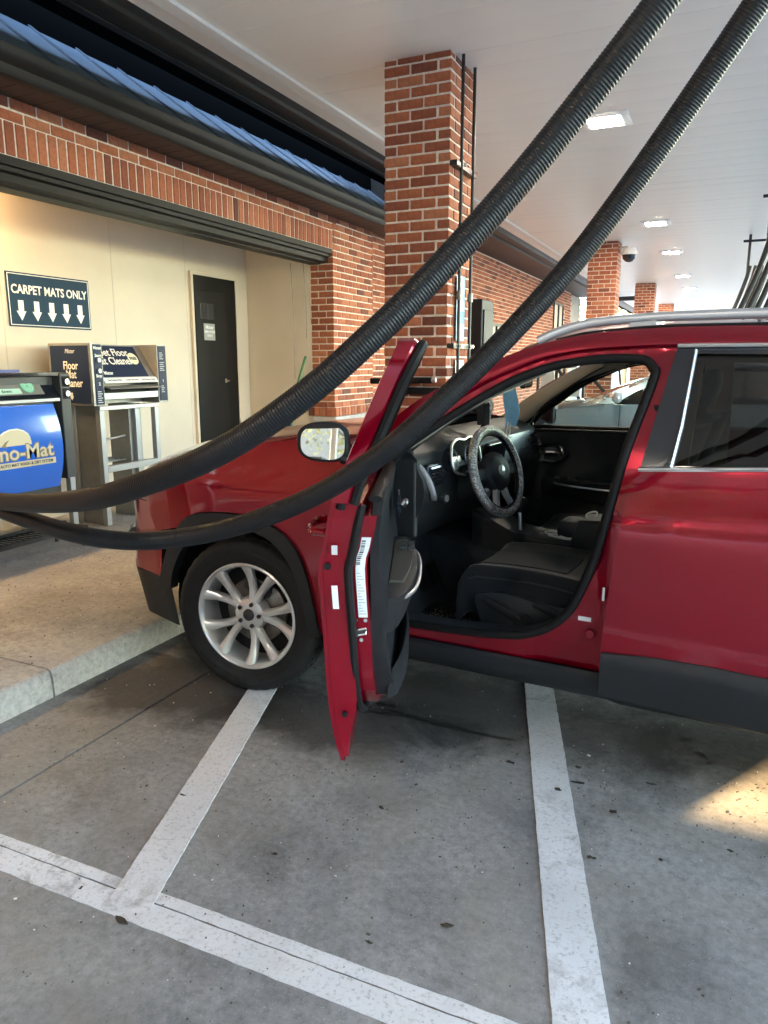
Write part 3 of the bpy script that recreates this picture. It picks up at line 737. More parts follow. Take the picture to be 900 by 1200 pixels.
# roof rails
for sgn in (1, -1):
    path = crom([(-1.235, .640, 1.578), (-1.31, .622, 1.612), (-1.42, .606, 1.640), (-1.58, .602, 1.652), (-1.76, .600, 1.657), (-2.1, .600, 1.657), (-2.6, .600, 1.640), (-2.9, .605, 1.605), (-3.0, .61, 1.57)], 6)
    mb = MB(); mb.tube([(x, sgn * y, z) for x, y, z in path], .0165, 12, sx=.85, sy=1.05)
    for x in (-1.60, -2.35): mb.box((x, sgn * .60, roofz(x) + .022), (.09, .022, .05))
    mb.build('roof_rail', railm, car)
    mb = MB(); mb.tube([(x, sgn * .622, roofz(x) + .004) for x in np.linspace(-1.30, -3.2, 20)], .006, 6); mb.build('roof_ditch_seal', rubber, car)
# wheels
def rim_mesh():
    mb = MB()
    # barrel and lip (axis = local z, outside = +z)
    mb.lathe([(.205, -.10), (.222, -.10), (.226, -.02), (.228, .050), (.236, .066), (.246, .073), (.252, .070), (.252, .050), (.244, .02), (.244, -.09), (.205, -.095)], 72)
    mb.lathe([(.0, .040), (.03, .042), (.058, .042), (.074, .036), (.082, .018), (.08, -.02), (.0, -.02)], 40)
    for g in range(5):
        for s in (-1, 1):
            base = math.radians(72 * g + 90)
            rings = []
            for i in range(9):
                t = i / 8; r = .055 + t * .185
                a = base + s * math.radians(5.5 + 12.5 * t ** 1.0)
                w_ = .0205 - .0035 * math.sin(t * math.pi) + (.010 * t ** 5)
                zt = .040 - .008 * math.sin(math.pi * min(1, t * 1.05)) + .026 * t ** 1.6; zb = zt - .03
                cx, cy = r * math.cos(a), r * math.sin(a); tx, ty = -math.sin(a), math.cos(a)
                rings.append([(cx + tx * w_, cy + ty * w_, zb), (cx + tx * w_ * .98, cy + ty * w_ * .98, zt - .008), (cx + tx * w_ * .55, cy + ty * w_ * .55, zt), (cx - tx * w_ * .55, cy - ty * w_ * .55, zt), (cx - tx * w_ * .98, cy - ty * w_ * .98, zt - .008), (cx - tx * w_, cy - ty * w_, zb)])
            mb.rings(rings)
    return mb
def make_wheel():
    rim = rim_mesh().build('wheel', alloy, None, True, 45)
    prof_s = [(.243, .050), (.250, .064), (.262, .070), (.285, .080), (.312, .086), (.335, .083), (.350, .074), (.3585, .060)]
    tread = [(.3615, .050), (.3635, .040), (.3555, .038), (.3555, .030), (.3645, .028), (.365, .004), (.357, .002), (.357, -.002)]
    prof = prof_s + tread + [(r, -h - .03) for r, h in reversed(tread[:-1])] + [(r, -h - .03) for r, h in reversed(prof_s)]
    mb = MB(); seg = 160; rings = []
    for k in range(seg):
        a = 2 * math.pi * k / seg; ring = []
        for i, (r, h) in enumerate(prof):
            if k % 4 == 0 and .3585 <= r and not (.354 < r < .358): r = r - .007
            ring.append((r * math.cos(a), r * math.sin(a), h))
        rings.append(ring)
    mb.rings(rings, True, False, False); mb.build('tyre', tyrem, rim, True, 32)
    mb = MB()
    for rr, w_ in ((.300, .0035), (.322, .002), (.272, .002)):
        hz = float(np.interp(rr, [p[0] for p in prof_s], [p[1] for p in prof_s]))
        mb.lathe([(rr - w_, hz - .001), (rr - w_ * .5, hz + .0014), (rr + w_ * .5, hz + .0014), (rr + w_, hz)], 90)
    mb.build('sidewall_ribs', tyrem, rim)
    MB().lathe([(.0, .052), (.02, .052), (.027, .048), (.029, .036)], 24).build('centre_cap', greyp, rim)
    for g in range(5):
        a = math.radians(72 * g + 90); c = (.054 * math.cos(a), .052 * math.sin(a))
        mb = MB(); mb.lathe([(.0, .054), (.007, .054), (.0095, .050), (.0095, .034), (.0135, .034), (.0135, .0425)], 8, Matrix.Translation((c[0], c[1], 0))); mb.build('lug_nut', darkmetal, rim)
    mb = MB(); mb.lathe([(.0, -.028), (.15, -.028), (.155, -.032), (.155, -.05), (.0, -.05)], 48); mb.build('brake_disc', disc, rim)
    mb = MB(); mb.box((-.02, .125, -.035), (.14, .07, .06)); mb.build('brake_caliper', darkmetal, rim, bevel=.008)
    mb = MB(); mb.lathe([(.0, -.058), (.222, -.058), (.22, -.12)], 40); mb.build('wheel_back', rubber, rim)
    return rim
def place_wheel(wd, x, side, z, steer=0, roll=0, parent=None):
    wd.parent = parent; wd.location = (x, side * .815, z)
    wd.rotation_mode = 'QUATERNION'
    q = Matrix.Rotation(R(steer), 3, 'Z') @ Matrix(((0, 1, 0), (0, 0, side), (side * 1.0, 0, 0))).transposed()
    # columns: local x,y,z -> local z outward (0, side, 0)
    ez = Vector((0, side, 0)); ey = Vector((0, 0, 1)); ex = ey.cross(ez)
    q = Matrix.Rotation(R(steer), 3, 'Z') @ Matrix((ex, ey, ez)).transposed() @ Matrix.Rotation(R(roll), 3, 'Z')
    wd.rotation_quaternion = q.to_quaternion()
wheel0 = make_wheel()
place_wheel(wheel0, .018, 1, .364, 9, -18, car)
for x, sd, st, ro in ((0, -1, 9, 20), (-2.70, 1, 0, 33), (-2.70, -1, 0, 50)):
    place_wheel(copy_tree(wheel0), x, sd, .364, st, ro, car)
for x in (0, -2.70):
    for sgn in (1, -1):
        mb = MB(); rings = []
        for yv in (.845, .50):
            rings.append([(x + .45 * math.cos(a) * 1.02, sgn * yv, .36 + .43 * math.sin(a)) for a in np.linspace(-.35, math.pi + .35, 28)])
        mb.rings(rings, False, False, False)
        k = len(mb.v); mb.v += [(x, sgn * .50, .36)]; 
        for i in range(27): mb.f.append((28 + i, 28 + i + 1, k)); mb.t.append(.5)
        mb.build('wheel_arch_liner', rubber, car)
bbox('engine_block', -.45, .80, -.48, .48, .30, .95, darkmetal, car, .02)
# ------------------------------------------------------------------ driver door, swung open about its hinge
HG = (-.62, .85, 0)
fd_low = [(-.632, .40), (-.626, .60), (-.622, .95), (-.640, 1.115), (-.70, 1.135), (-1.2, 1.138), (-1.643, 1.146), (-1.629, 1.09), (-1.618, 1.00), (-1.608, .93), (-1.593, .80), (-1.578, .62), (-1.566, .45), (-1.556, .345), (-1.40, .338), (-.66, .352)]
def inset(poly, d):
    n = len(poly); out = []
    area = sum(poly[i][0] * poly[(i + 1) % n][1] - poly[(i + 1) % n][0] * poly[i][1] for i in range(n))
    sg = 1 if area > 0 else -1
    for i in range(n):
        a, b, c = Vector(poly[i - 1]), Vector(poly[i]), Vector(poly[(i + 1) % n])
        e1 = (b - a).normalized(); e2 = (c - b).normalized()
        n1 = Vector((-e1.y, e1.x)) * sg; n2 = Vector((-e2.y, e2.x)) * sg; m_ = (n1 + n2)
        if m_.length < 1e-6: m_ = n1
        m_.normalize(); k = d / max(.35, m_.dot(n1)); out.append((b.x + m_.x * k, b.y + m_.y * k))
    return out
FRAME = [(-.665, 1.125), (-.73, 1.175), (-.80, 1.228), (-.93, 1.318), (-1.047, 1.395), (-1.168, 1.453), (-1.288, 1.499), (-1.437, 1.529), (-1.58, 1.545), (-1.668, 1.546), (-1.694, 1.526), (-1.698, 1.48), (-1.676, 1.36), (-1.655, 1.25), (-1.638, 1.14)]
def build_front_door(mir):
    sgn = -1 if mir else 1
    off = (HG[0], sgn * HG[1], 0)
    d = sheet('front_door', fd_low, lambda x, z: S(x, z) + .004, paint, car, step=.04, thick=.012, mirror=mir, bevel=.003, offs=off)
    d.location = off
    if not mir: d.rotation_euler = (0, 0, R(-64))
    kw = dict(mirror=mir, offs=off)
    # shell behind the skin: outer step and inner step, both painted
    def taper(x, z): return .060 * edge_smooth(.33, .56, z) + .012
    sheet('door_shell', inset(fd_low, .010), lambda x, z: S(x, z) - .007, paint_in, d, step=.06, thick=taper, bevel=.005, **kw)
    low2 = [(x, max(z, .455)) for x, z in inset(fd_low, .032)]
    low2 = [(-.66, .47), (-.655, .95), (-.68, 1.08), (-1.2, 1.09), (-1.602, 1.095), (-1.585, .98), (-1.562, .80), (-1.540, .66), (-1.515, .56), (-1.46, .49), (-1.38, .462), (-.72, .455)]
    sheet('door_inner_panel', low2, lambda x, z: S(x, z) - .072, paint_in, d, step=.06, thick=.055, bevel=.006, **kw)
    # trim panel
    tr = [(-.70, .50), (-.70, 1.07), (-.76, 1.112), (-1.2, 1.124), (-1.555, 1.130), (-1.545, .98), (-1.525, .80), (-1.500, .65), (-1.45, .535), (-1.36, .49), (-.76, .48)]
    tr = crom(tr, 3, True)
    def trS(x, z): return .768 - .012 * edge_smooth(1.02, 1.14, z)
    sheet('door_trim', tr, trS, blackp, d, step=.06, thick=lambda x, z: .026 + .018 * edge_smooth(.95, .85, z) + .020 * edge_smooth(.66, .54, z), bevel=.008, **kw)
    V = lambda x, y, z: (x - off[0], sgn * y - off[1], z)
    # armrest with switch panel
    mb = MB()
    rings = []
    for i in range(13):
        t = i / 12; x = -.86 - t * .66
        wv = .075 * math.sin(math.pi * min(1, max(0, t * .92 + .06))) ** .5 + .012; zt = .865 - .025 * t
        rings.append([V(x, .735, zt - .11), V(x, .728 - wv * .75, zt - .10), V(x, .725 - wv, zt - .04), V(x, .725 - wv, zt - .004), V(x, .725 - wv + .008, zt), V(x, .735, zt)])
    if mir: rings = [list(reversed(r_)) for r_ in rings]
    mb.rings(rings); mb.build('armrest', blackp, d, True, 35)
    mb = MB(); rings = []
    for i in range(9):
        t = i / 8; x = -.93 - t * .46; wv = .066 * math.sin(math.pi * (.16 + .70 * t)) ** .5; zt = .869 - .025 * (t * .7 + .1)
        rings.append([V(x, .724, zt - .006), V(x, .724 - wv, zt - .006), V(x, .724 - wv, zt + .003), V(x, .720, zt + .004)])
    mb.rings(rings); mb.build('switch_panel', mat('brown_grey_switch_panel', (.10, .09, .075), .3, .2) if not mir else bpy.data.materials['brown_grey_switch_panel'], d, True, 35)
    for k in range(4):
        MB().box(V(-.99 - .045 * (k // 2) * 1.3, .690 - .028 * (k % 2), .872), (.034, .020, .010)).build('window_switch', greyp, d, False)
    mb = MB(); mb.tube([V(x, y, z) for x, y, z in crom([(-.90, .690, .845), (-1.0, .640, .835), (-1.2, .630, .826), (-1.38, .645, .822), (-1.49, .69, .82)], 5)], .006, 8); mb.build('armrest_bright_edge', satin, d)
    # pocket along the bottom, speaker grille
    mb = MB(); rings = []
    for i in range(11):
        t = i / 10; x = -.80 - t * .66; wv = .055 * math.sin(math.pi * min(1, t * .9 + .05)) ** .4
        rings.append([V(x, .722, .50), V(x, .722 - wv, .515), V(x, .722 - wv, .60), V(x, .722 - wv + .008, .606), V(x, .722 - wv + .012, .60), V(x, .722, .53)])
    mb.rings(rings); mb.build('door_pocket', blackp, d, True, 35)
    mb = MB()
    for k in range(5): mb.lathe([(.016 + .014 * k, 0), (.02 + .014 * k, .003), (.024 + .014 * k, 0)], 24, Matrix.Translation(Vector(V(-.80, .712, .66))) @ Matrix.Rotation(R(90) * sgn, 4, 'X'))
    mb.build('speaker_grille', greyp, d)
    # pull handle
    mb = MB(); mb.tube([V(x, y, z) for x, y, z in crom([(-.955, .700, .995), (-.93, .690, 1.005), (-.88, .688, 1.004), (-.84, .695, 1.0)], 4)], [.010 + .004 * math.sin(i / 12 * 3.1) for i in range(13)], 8); mb.build('release_handle', chrome, d)
    mb = MB(); mb.lathe([(0, .0), (.055, .0), (.07, .006), (.075, .0)], 28, Matrix.Translation(Vector(V(-.90, .7135, 1.0))) @ Matrix.Rotation(R(90) * sgn, 4, 'X') @ Matrix.Scale(1.35, 4, (1, 0, 0)) @ Matrix.Scale(.72, 4, (0, 1, 0))); mb.build('handle_recess', glossblack, d)
    # seal that runs round the shell
    sl = [(-1.600, 1.135), (-1.585, .99), (-1.565, .83), (-1.545, .69), (-1.53, .60), (-1.50, .525), (-1.44, .475), (-1.36, .45), (-1.1, .443)]
    mb = MB(); mb.tube([V(x - .021, S(x, z) - .078, z - .006) for x, z in crom(sl, 5)], .0125, 8); mb.build('door_weatherstrip', rubber, d)
    mb = MB(); mb.tube([V(x, S(x, 1.14) - .030, z) for x, z in ((-.72, 1.136), (-1.2, 1.139), (-1.625, 1.147))], .024, 8, sx=1.1, sy=.55); mb.build('belt_weatherstrip', rubber, d)
    mb = MB(); mb.tube([V(x, .752, z) for x, z in ((-.72, 1.122), (-1.2, 1.128), (-1.56, 1.134))], .020, 8, sy=.5); mb.build('inner_belt_strip', rubber, d)
    # window frame
    pth = crom(FRAME, 5)
    mb = MB(); rings = []
    P2 = [Vector(p) for p in pth]
    for i, p in enumerate(P2):
        t = (P2[min(i + 1, len(P2) - 1)] - P2[max(0, i - 1)]).normalized(); nr = Vector((-t.y, t.x))
        # outward (away from the glass)
        wo, wi = .012, (-.016 if mir else -.034)
        yo = S(p.x, p.y) - .002; yi = yo - .050
        q = [(p + nr * -wo, yo), (p + nr * -wo, yi + .012), (p + nr * (-wo * .2), yi), (p + nr * -wi, yi), (p + nr * -wi, yo)]
        rings.append([V(a.x, b, a.y) for a, b in q])
    if not mir: rings = [list(reversed(r_)) for r_ in rings]
    mb.rings(rings); mb.build('door_window_frame', paint, d, True, 30)
    mb = MB(); mb.tube([V(x, S(x, z) - .058, z - .004) for x, z in pth], .014, 8); mb.build('frame_weatherstrip', rubber, d)
    mb = MB(); mb.tube([V(p[0] * .985 - .018, S(*p) - .02, p[1] - (.018 if mir else .036) if p[0] > -1.6 else p[1] - .02) for p in pth], .012, 8); mb.build('glass_channel', rubber, d)
    # sail panel, mirror
    sheet('sail_panel', [(-.66, 1.115), (-.70, 1.15), (-.76, 1.195), (-.77, 1.13)], lambda x, z: S(x, z) - .004, glossblack, d, step=.1, thick=.06, bevel=.003, **kw)
    # mirror housing: lofted shell, open side facing the rear
    cy, cz, cx = (1.03, 1.215, -.815) if mir else (1.005, 1.205, -.765)
    def outl(k, s): # rounded outline (y, z)
        a = 2 * math.pi * k / 40; c, s_ = math.cos(a), math.sin(a)
        py = .103 * math.copysign(abs(c) ** .62, c); pz = .076 * math.copysign(abs(s_) ** .62, s_)
        pz *= 1 - .16 * (c > 0) * abs(c)
        return (py * s, pz * s)
    rings = []
    for dx, s in ((-.010, .86), (-.006, .96), (.0, 1.0), (.03, 1.0), (.065, .88), (.088, .62), (.098, .2)):
        rings.append([V(cx + dx + .02 * ((outl(k, 1)[0]) / .1), cy + outl(k, s)[0], cz + outl(k, s)[1]) for k in range(40)])
    if mir: rings = [list(reversed(r_)) for r_ in rings]
    mb = MB(); mb.rings(rings, False, True); mb.tube([V(-.76, .935, 1.15), V(-.755, .84, 1.125)], .028, 10, sx=1.5); mb.build('mirror_housing', blackp, d, True, 45)
    gl_ = [V(cx - .016 + .115 * outl(k, .84)[1] + .02 * (outl(k, 1)[0] / .1), cy + outl(k, .84)[0], cz + outl(k, .84)[1]) for k in range(40)]
    if mir: gl_ = list(reversed(gl_))
    mk('mirror_glass', gl_, [tuple(reversed(range(40)))], mirrorm, d, False)
    # outside handle
    mb = MB(); mb.tube([V(x, y, z) for x, y, z in crom([(-1.33, .895, 1.03), (-1.36, .935, 1.032), (-1.45, .945, 1.037), (-1.53, .935, 1.04), (-1.56, .89, 1.04)], 4)], .014, 8, sx=.7); mb.build('outside_handle', paint, d)
    if not mir:
        # latch, labels and plugs on the shut face
        def shut(z, dep):
            xs_ = float(np.interp(z, [.345, .45, .62, .80, .93, 1.0, 1.09, 1.146], [-1.556, -1.566, -1.578, -1.593, -1.608, -1.618, -1.629, -1.643])); return V(xs_ + .0045, S(xs_, z) - dep, z)
        def shut2(z, dep):
            xs_ = float(np.interp(z, [.462, .49, .56, .66, .80, .98, 1.13], [-1.38, -1.46, -1.515, -1.540, -1.562, -1.585, -1.605])); return V(xs_ - .0015, S(xs_, z) - dep, z)
        def lab(name, f, z0, z1, d0, d1, m_, n=8, lift=.0):
            vs = []
            for k in range(n + 1):
                z = z0 + (z1 - z0) * k / n
                for dd in (d0, d1): q = f(z, dd); vs.append((q[0] - lift, q[1], q[2]))
            return mk(name, vs, [(2 * k, 2 * k + 1, 2 * k + 3, 2 * k + 2) for k in range(n)], m_, d, False)
        lab('door_label', shut2, .795, 1.035, .096, .122, paperm, lift=.002)
        for k in range(13): 
            z = .955 + k * .0056; lab('barcode_bar', shut2, z, z + .0024 + .0014 * (k % 3 == 0), .098, .109, inkm, 1, .0028)
        for k in range(15):
            z = .805 + k * .0088; lab('small_print', shut2, z, z + .0022, .099 + .001 * (k % 2), .118 - .004 * (k % 4), bpy.data.materials.get('grey_print') or mat('grey_print', (.35, .37, .4), .7), 1, .0028)
        lab('small_label', shut, .83, .90, .030, .047, paperm, lift=.006)
        q = V(*(-1.546, .0, .655)); 
        a = Vector(shut2(.755, .100))
        mb = MB(); mb.tube([a + Vector((-.004, .016, .0)), a + Vector((-.004, -.016, .006)), a + Vector((-.004, -.016, -.010)), a + Vector((-.004, .014, -.016))], .0045, 8, True); mb.build('door_latch', chrome, d)
        MB().box(a + Vector((-.002, 0, -.005)), (.006, .034, .012)).build('latch_slot', inkm, d, False)
        for dz, dy in ((.03, .014), (.03, -.014), (-.028, -.002)):
            MB().tube([a + Vector((.0, dy, dz)), a + Vector((-.006, dy, dz))], .0055, 10).build('latch_bolt', chrome, d)
        for z, dd, r_ in ((.955, .022, .009), (.50, .040, .008)):
            a = Vector(shut(z, dd)); MB().tube([a + Vector((.004, 0, 0)), a + Vector((-.0075, 0, 0))], r_, 12).build('shut_face_plug', rubber, d)
        a = Vector(shut(1.005, .030)); MB().box(a + Vector((-.006, 0, 0)), (.008, .016, .026)).build('lock_cover', chrome, d, False)
        # window glass lowered into the door
    else:
        gl2 = [(-.70, 1.13), (-.80, 1.205), (-.93, 1.295), (-1.047, 1.372), (-1.168, 1.432), (-1.288, 1.478), (-1.437, 1.508), (-1.60, 1.520), (-1.67, 1.48), (-1.62, 1.14)]
        sheet('window_glass', gl2, lambda x, z: S(x, z) - .02, cloudglass, d, step=.1, thick=.004, bevel=0, **kw)
    return d
door_l = build_front_door(False); door_r = build_front_door(True)
# ------------------------------------------------------------------ cabin
def part(mb, name, m_, **k): return mb.build(name, m_, car, **k)
grid('cabin_floor', 12, 12, lambda u, v: (-.50 - 2.6 * u, (2 * v - 1) * .76, .365 + .02 * (abs(2 * v - 1) > .93)), carpet, car, .03)
grid('firewall', 10, 10, lambda u, v: (-.52 - .20 * (1 - u) ** 2 + .0, (2 * v - 1) * .76, .38 + .65 * u), carpet, car, .03, (1, 0, 0))
mb = MB(); rings = []
for x, zt, hw in ((-.50, .72, .26), (-.62, .70, .24), (-.75, .66, .20), (-.9, .63, .17), (-1.05, .62, .15), (-1.6, .62, .14)):
    rings.append([(x, hw + .03, .36), (x, hw, .50), (x, hw * .85, zt - .02), (x, hw * .6, zt), (x, -hw * .6, zt), (x, -hw * .85, zt - .02), (x, -hw, .50), (x, -hw - .03, .36)])
mb.rings(rings); part(mb, 'transmission_tunnel', carpet, angle=50)
for sgn in (1, -1):
    grid('sill_plate', 14, 6, lambda u, v: (-.66 - .60 * u, sgn * (.834 - .12 * v), .463 + .006 * math.sin(v * 3) - .07 * v ** 2), blackp, car, flip=sgn < 0)
# dashboard: one section swept across the car
def dash_prof(y):
    hood = math.exp(-((y - .385) / .16) ** 4)            # binnacle
    cen = math.exp(-((y) / .17) ** 4)
    e = 1 - (abs(y) / .80) ** 6
    return [(-.50, 1.175), (-.62, 1.185 + .012 * e), (-.70, 1.170 + .012 * e + .030 * hood), (-.775 - .03 * hood, 1.145 + .045 * hood), (-.800 - .035 * hood, 1.120 + .055 * hood), (-.800 - .0 * hood, 1.085), (-.825, 1.04), (-.835 - .02 * cen, .99), (-.825 - .02 * cen, .94), (-.79 - .03 * cen, .87), (-.74 - .05 * cen, .78), (-.66, .735), (-.58, .73)]
ysn = np.linspace(.765, -.765, 45)
mb = MB(); mb.rings([[(x, float(y), z) for x, z in dash_prof(float(y))] for y in ysn], False, True, True); part(mb, 'dashboard', dashm, angle=50)
# passenger airbag lid, sky sheen put into its paler grey-green colour
grid('airbag_panel', 10, 10, lambda u, v: (-.795 - .025 * u - .006 * math.sin(v * 3.1), -.30 - .34 * v, 1.130 - .105 * u + .0), mat('dash_panel_sky_sheen', (.10, .125, .115), .32), car, .01, (1, 0, 0))
# instrument binnacle
mb = MB(); ring_pts = [(-.868 + .035 * ((z - 1.03) / .16), y, z) for y, z in crom([(.535, 1.05), (.545, 1.10), (.52, 1.158), (.45, 1.178), (.385, 1.170), (.32, 1.178), (.25, 1.155), (.235, 1.10), (.25, 1.045), (.32, 1.028), (.385, 1.02), (.46, 1.028)], 4, True)]
mb.tube(ring_pts, .0055, 8, True); part(mb, 'binnacle_ring', satin)
mb = MB(); mb.rings([ring_pts, [(x + .05, y * .96 + .015, z * .98 + .02) for x, y, z in ring_pts]], False, False); part(mb, 'binnacle_wall', glossblack)
mk('instrument_screen', [(x + .05, y * .96 + .015, z * .98 + .02) for x, y, z in ring_pts], [tuple(range(len(ring_pts)))], glossblack, car, False)
for y in (.47, .30):
    mb = MB(); M_ = Matrix.Translation((-.828, y, 1.09)) @ Matrix.Rotation(R(-80), 4, 'Y'); mb.lathe([(.040, .0), (.044, .004), (.048, .0)], 28, M_)
    for k in range(11):
        a = R(210 - 24 * k); mb.box(M_ @ Vector((.034 * math.sin(a) , .034 * math.cos(a), .003)), (.002, .004, .004))
    part(mb, 'gauge_dial', satin)
# outer air vents
for sgn in (1, -1):
    mb = MB()
    mb.tube([(x, sgn * y, z) for x, y, z in crom([(-.758, .742, 1.105), (-.80, .735, 1.085), (-.835, .725, 1.03), (-.85, .715, .98), (-.845, .70, .955)], 5)], .013, 8, sx=.6); part(mb, 'vent_bright_trim', satin)
    for k in range(4):
        MB().box((-.818 - .006 * k, sgn * .645, 1.075 - .022 * k), (.03, .10, .006), Matrix.Rotation(R(20), 3, 'Y')).build('vent_slat', glossblack, car, False)
    mb = MB(); mb.box((-.80, sgn * .645, 1.04), (.05, .13, .11)); part(mb, 'vent_housing', glossblack, bevel=.01)
bbox('dash_end_cap', -.80, -.62, .742, .772, .80, 1.12, dashm, car, .02)
mb = MB(); mb.tube([(-.83, .60, .945), (-.855, .60, .945)], .022, 18); part(mb, 'light_switch', greyp)
mb = MB(); mb.tube([(-.853, .60, .945), (-.862, .60, .945)], .014, 14); part(mb, 'switch_knob', satin)
# centre stack, console, shifter
mb = MB(); mb.box((-.83, 0, 1.05), (.03, .25, .16), Matrix.Rotation(R(-10), 3, 'Y')); part(mb, 'centre_screen', glossblack, bevel=.01)
mb = MB(); rings = []
for x, zt, hw in ((-.78, .82, .13), (-.88, .76, .125), (-.98, .715, .12), (-1.10, .70, .115), (-1.25, .70, .11), (-1.28, .80, .105), (-1.55, .82, .10), (-1.62, .80, .10)):
    rings.append([(x, hw, .55), (x, hw, zt - .015), (x, hw - .015, zt), (x, -hw + .015, zt), (x, -hw, zt - .015), (x, -hw, .55)])
mb.rings(rings); part(mb, 'centre_console', blackp, angle=35)
mb = MB(); mb.tube([(-.99, .03, .71), (-.985, .03, .78), (-.98, .03, .82)], .010, 8); part(mb, 'shifter_stem', satin)
mb = MB(); mb.tube([(-.98, .03, .80), (-.985, .03, .83), (-.995, .03, .86), (-1.0, .03, .872)], [.016, .025, .024, .012], 12); part(mb, 'shifter_knob', blackp)
for x in (-1.13, -1.21):
    mb = MB(); mb.lathe([(.032, 0), (.036, .003), (.04, 0)], 20, Matrix.Translation((x, -.03, .702))); part(mb, 'cup_holder', satin)
# steering wheel
SC = Vector((-.990, .385, 1.040)); TIL = R(17)
Ms = Matrix.Translation(SC) @ Matrix.Rotation(R(-9), 4, 'Z') @ Matrix.Rotation(-(R(90) - TIL), 4, 'Y')    # local z -> towards the driver
def sw(mb): return mb
circ = [Ms @ Vector((.183 * math.cos(a), .183 * math.sin(a), .004)) for a in np.linspace(0, 2 * math.pi, 65)[:-1]]
swm, t_, N_, L_, p_ = nodes('silver_sparkle_cover')
vo = N_.new('ShaderNodeTexVoronoi'); vo.inputs['Scale'].default_value = 210; tc = N_.new('ShaderNodeTexCoord'); L_.new(tc.outputs['Object'], vo.inputs['Vector'])
L_.new(ramp(t_, vo.outputs['Color'], [(.1, (.10, .10, .10)), (.55, (.36, .36, .36)), (.95, (.80, .80, .80))]), p_.inputs['Base Color']); setin(p_, 'Metallic', .7); setin(p_, 'Roughness', .3); bump(t_, vo.outputs['Distance'], p_, .7, .004)
mb = MB(); mb.tube(circ, .0195, 14, True); st_w = part(mb, 'steering_wheel', swm)
mb = MB(); mb.tube([Ms @ Vector((.164 * math.cos(a), .164 * math.sin(a), .006)) for a in np.linspace(0, 2 * math.pi, 65)[:-1]], .0085, 8, True); mb.build('inner_rim', rubber, st_w)
mb = MB(); mb.tube([Ms @ Vector((.1715 * math.cos(a), .1715 * math.sin(a), .014)) for a in np.linspace(0, 2 * math.pi, 65)[:-1]], .003, 6, True); mb.build('rim_piping', satin, st_w)
mb = MB(); mb.rings([[Ms @ Vector((s * c_ * (1.0 if abs(sn) < .7 else .9), s * 1.15 * sn, h)) for c_, sn in [(math.cos(a) , math.sin(a)) for a in np.linspace(0, 2 * math.pi, 33)[:-1]]] for s, h in ((.085, -.02), (.086, .005), (.078, .018), (.05, .027), (.0, .030))], False, True); mb.build('airbag_hub', blackp, st_w, True, 50)
mb = MB(); mb.lathe([(.0, .0345), (.018, .0345), (.023, .0325), (.024, .028)], 28, Ms); mb.build('hub_emblem', satin, st_w)
for a, m_, w0 in ((90, blackp, .035), (-90, blackp, .035), (180 - 22, satin, .018), (180 + 22, satin, .018)):
    ar = R(a); e = Vector((math.cos(ar), math.sin(ar), 0)); f = Vector((-e.y, e.x, 0)); rings = []
    for t, ww, hh in ((.06, w0, .004), (.11, w0 * .8, .002), (.16, w0 * .7, .004)):
        rings.append([Ms @ (e * t + f * ww + Vector((0, 0, hh - .012))), Ms @ (e * t + f * ww * .8 + Vector((0, 0, hh + .006))), Ms @ (e * t - f * ww * .8 + Vector((0, 0, hh + .006))), Ms @ (e * t - f * ww + Vector((0, 0, hh - .012)))])
    mb = MB(); mb.rings(rings); mb.build('wheel_spoke', m_, st_w, True, 30)
mb = MB(); mb.tube([Ms @ Vector((0, 0, -.015)), Ms @ Vector((0, 0, -.08)), Ms @ Vector((-.01, 0, -.20))], [.05, .062, .075], 18); mb.build('steering_column', dashm, st_w)
for sg in (1, -1):
    mb = MB(); mb.tube([Ms @ Vector((.0, sg * .05, -.06)), Ms @ Vector((.02, sg * .15, -.045)), Ms @ Vector((.022, sg * .175, -.04))], [.008, .010, .007], 8); mb.build('column_stalk', blackp, st_w)
mb = MB(); mb.tube([(-.87, .24, .92), (-.905, .24, .915)], .020, 14); part(mb, 'ignition_button', satin)
# pedals
for y in (.30, .42):
    MB().box((-.66, y, .52), (.02, .07, .10), Matrix.Rotation(R(25), 3, 'Y')).build('pedal', rubber, car, False)
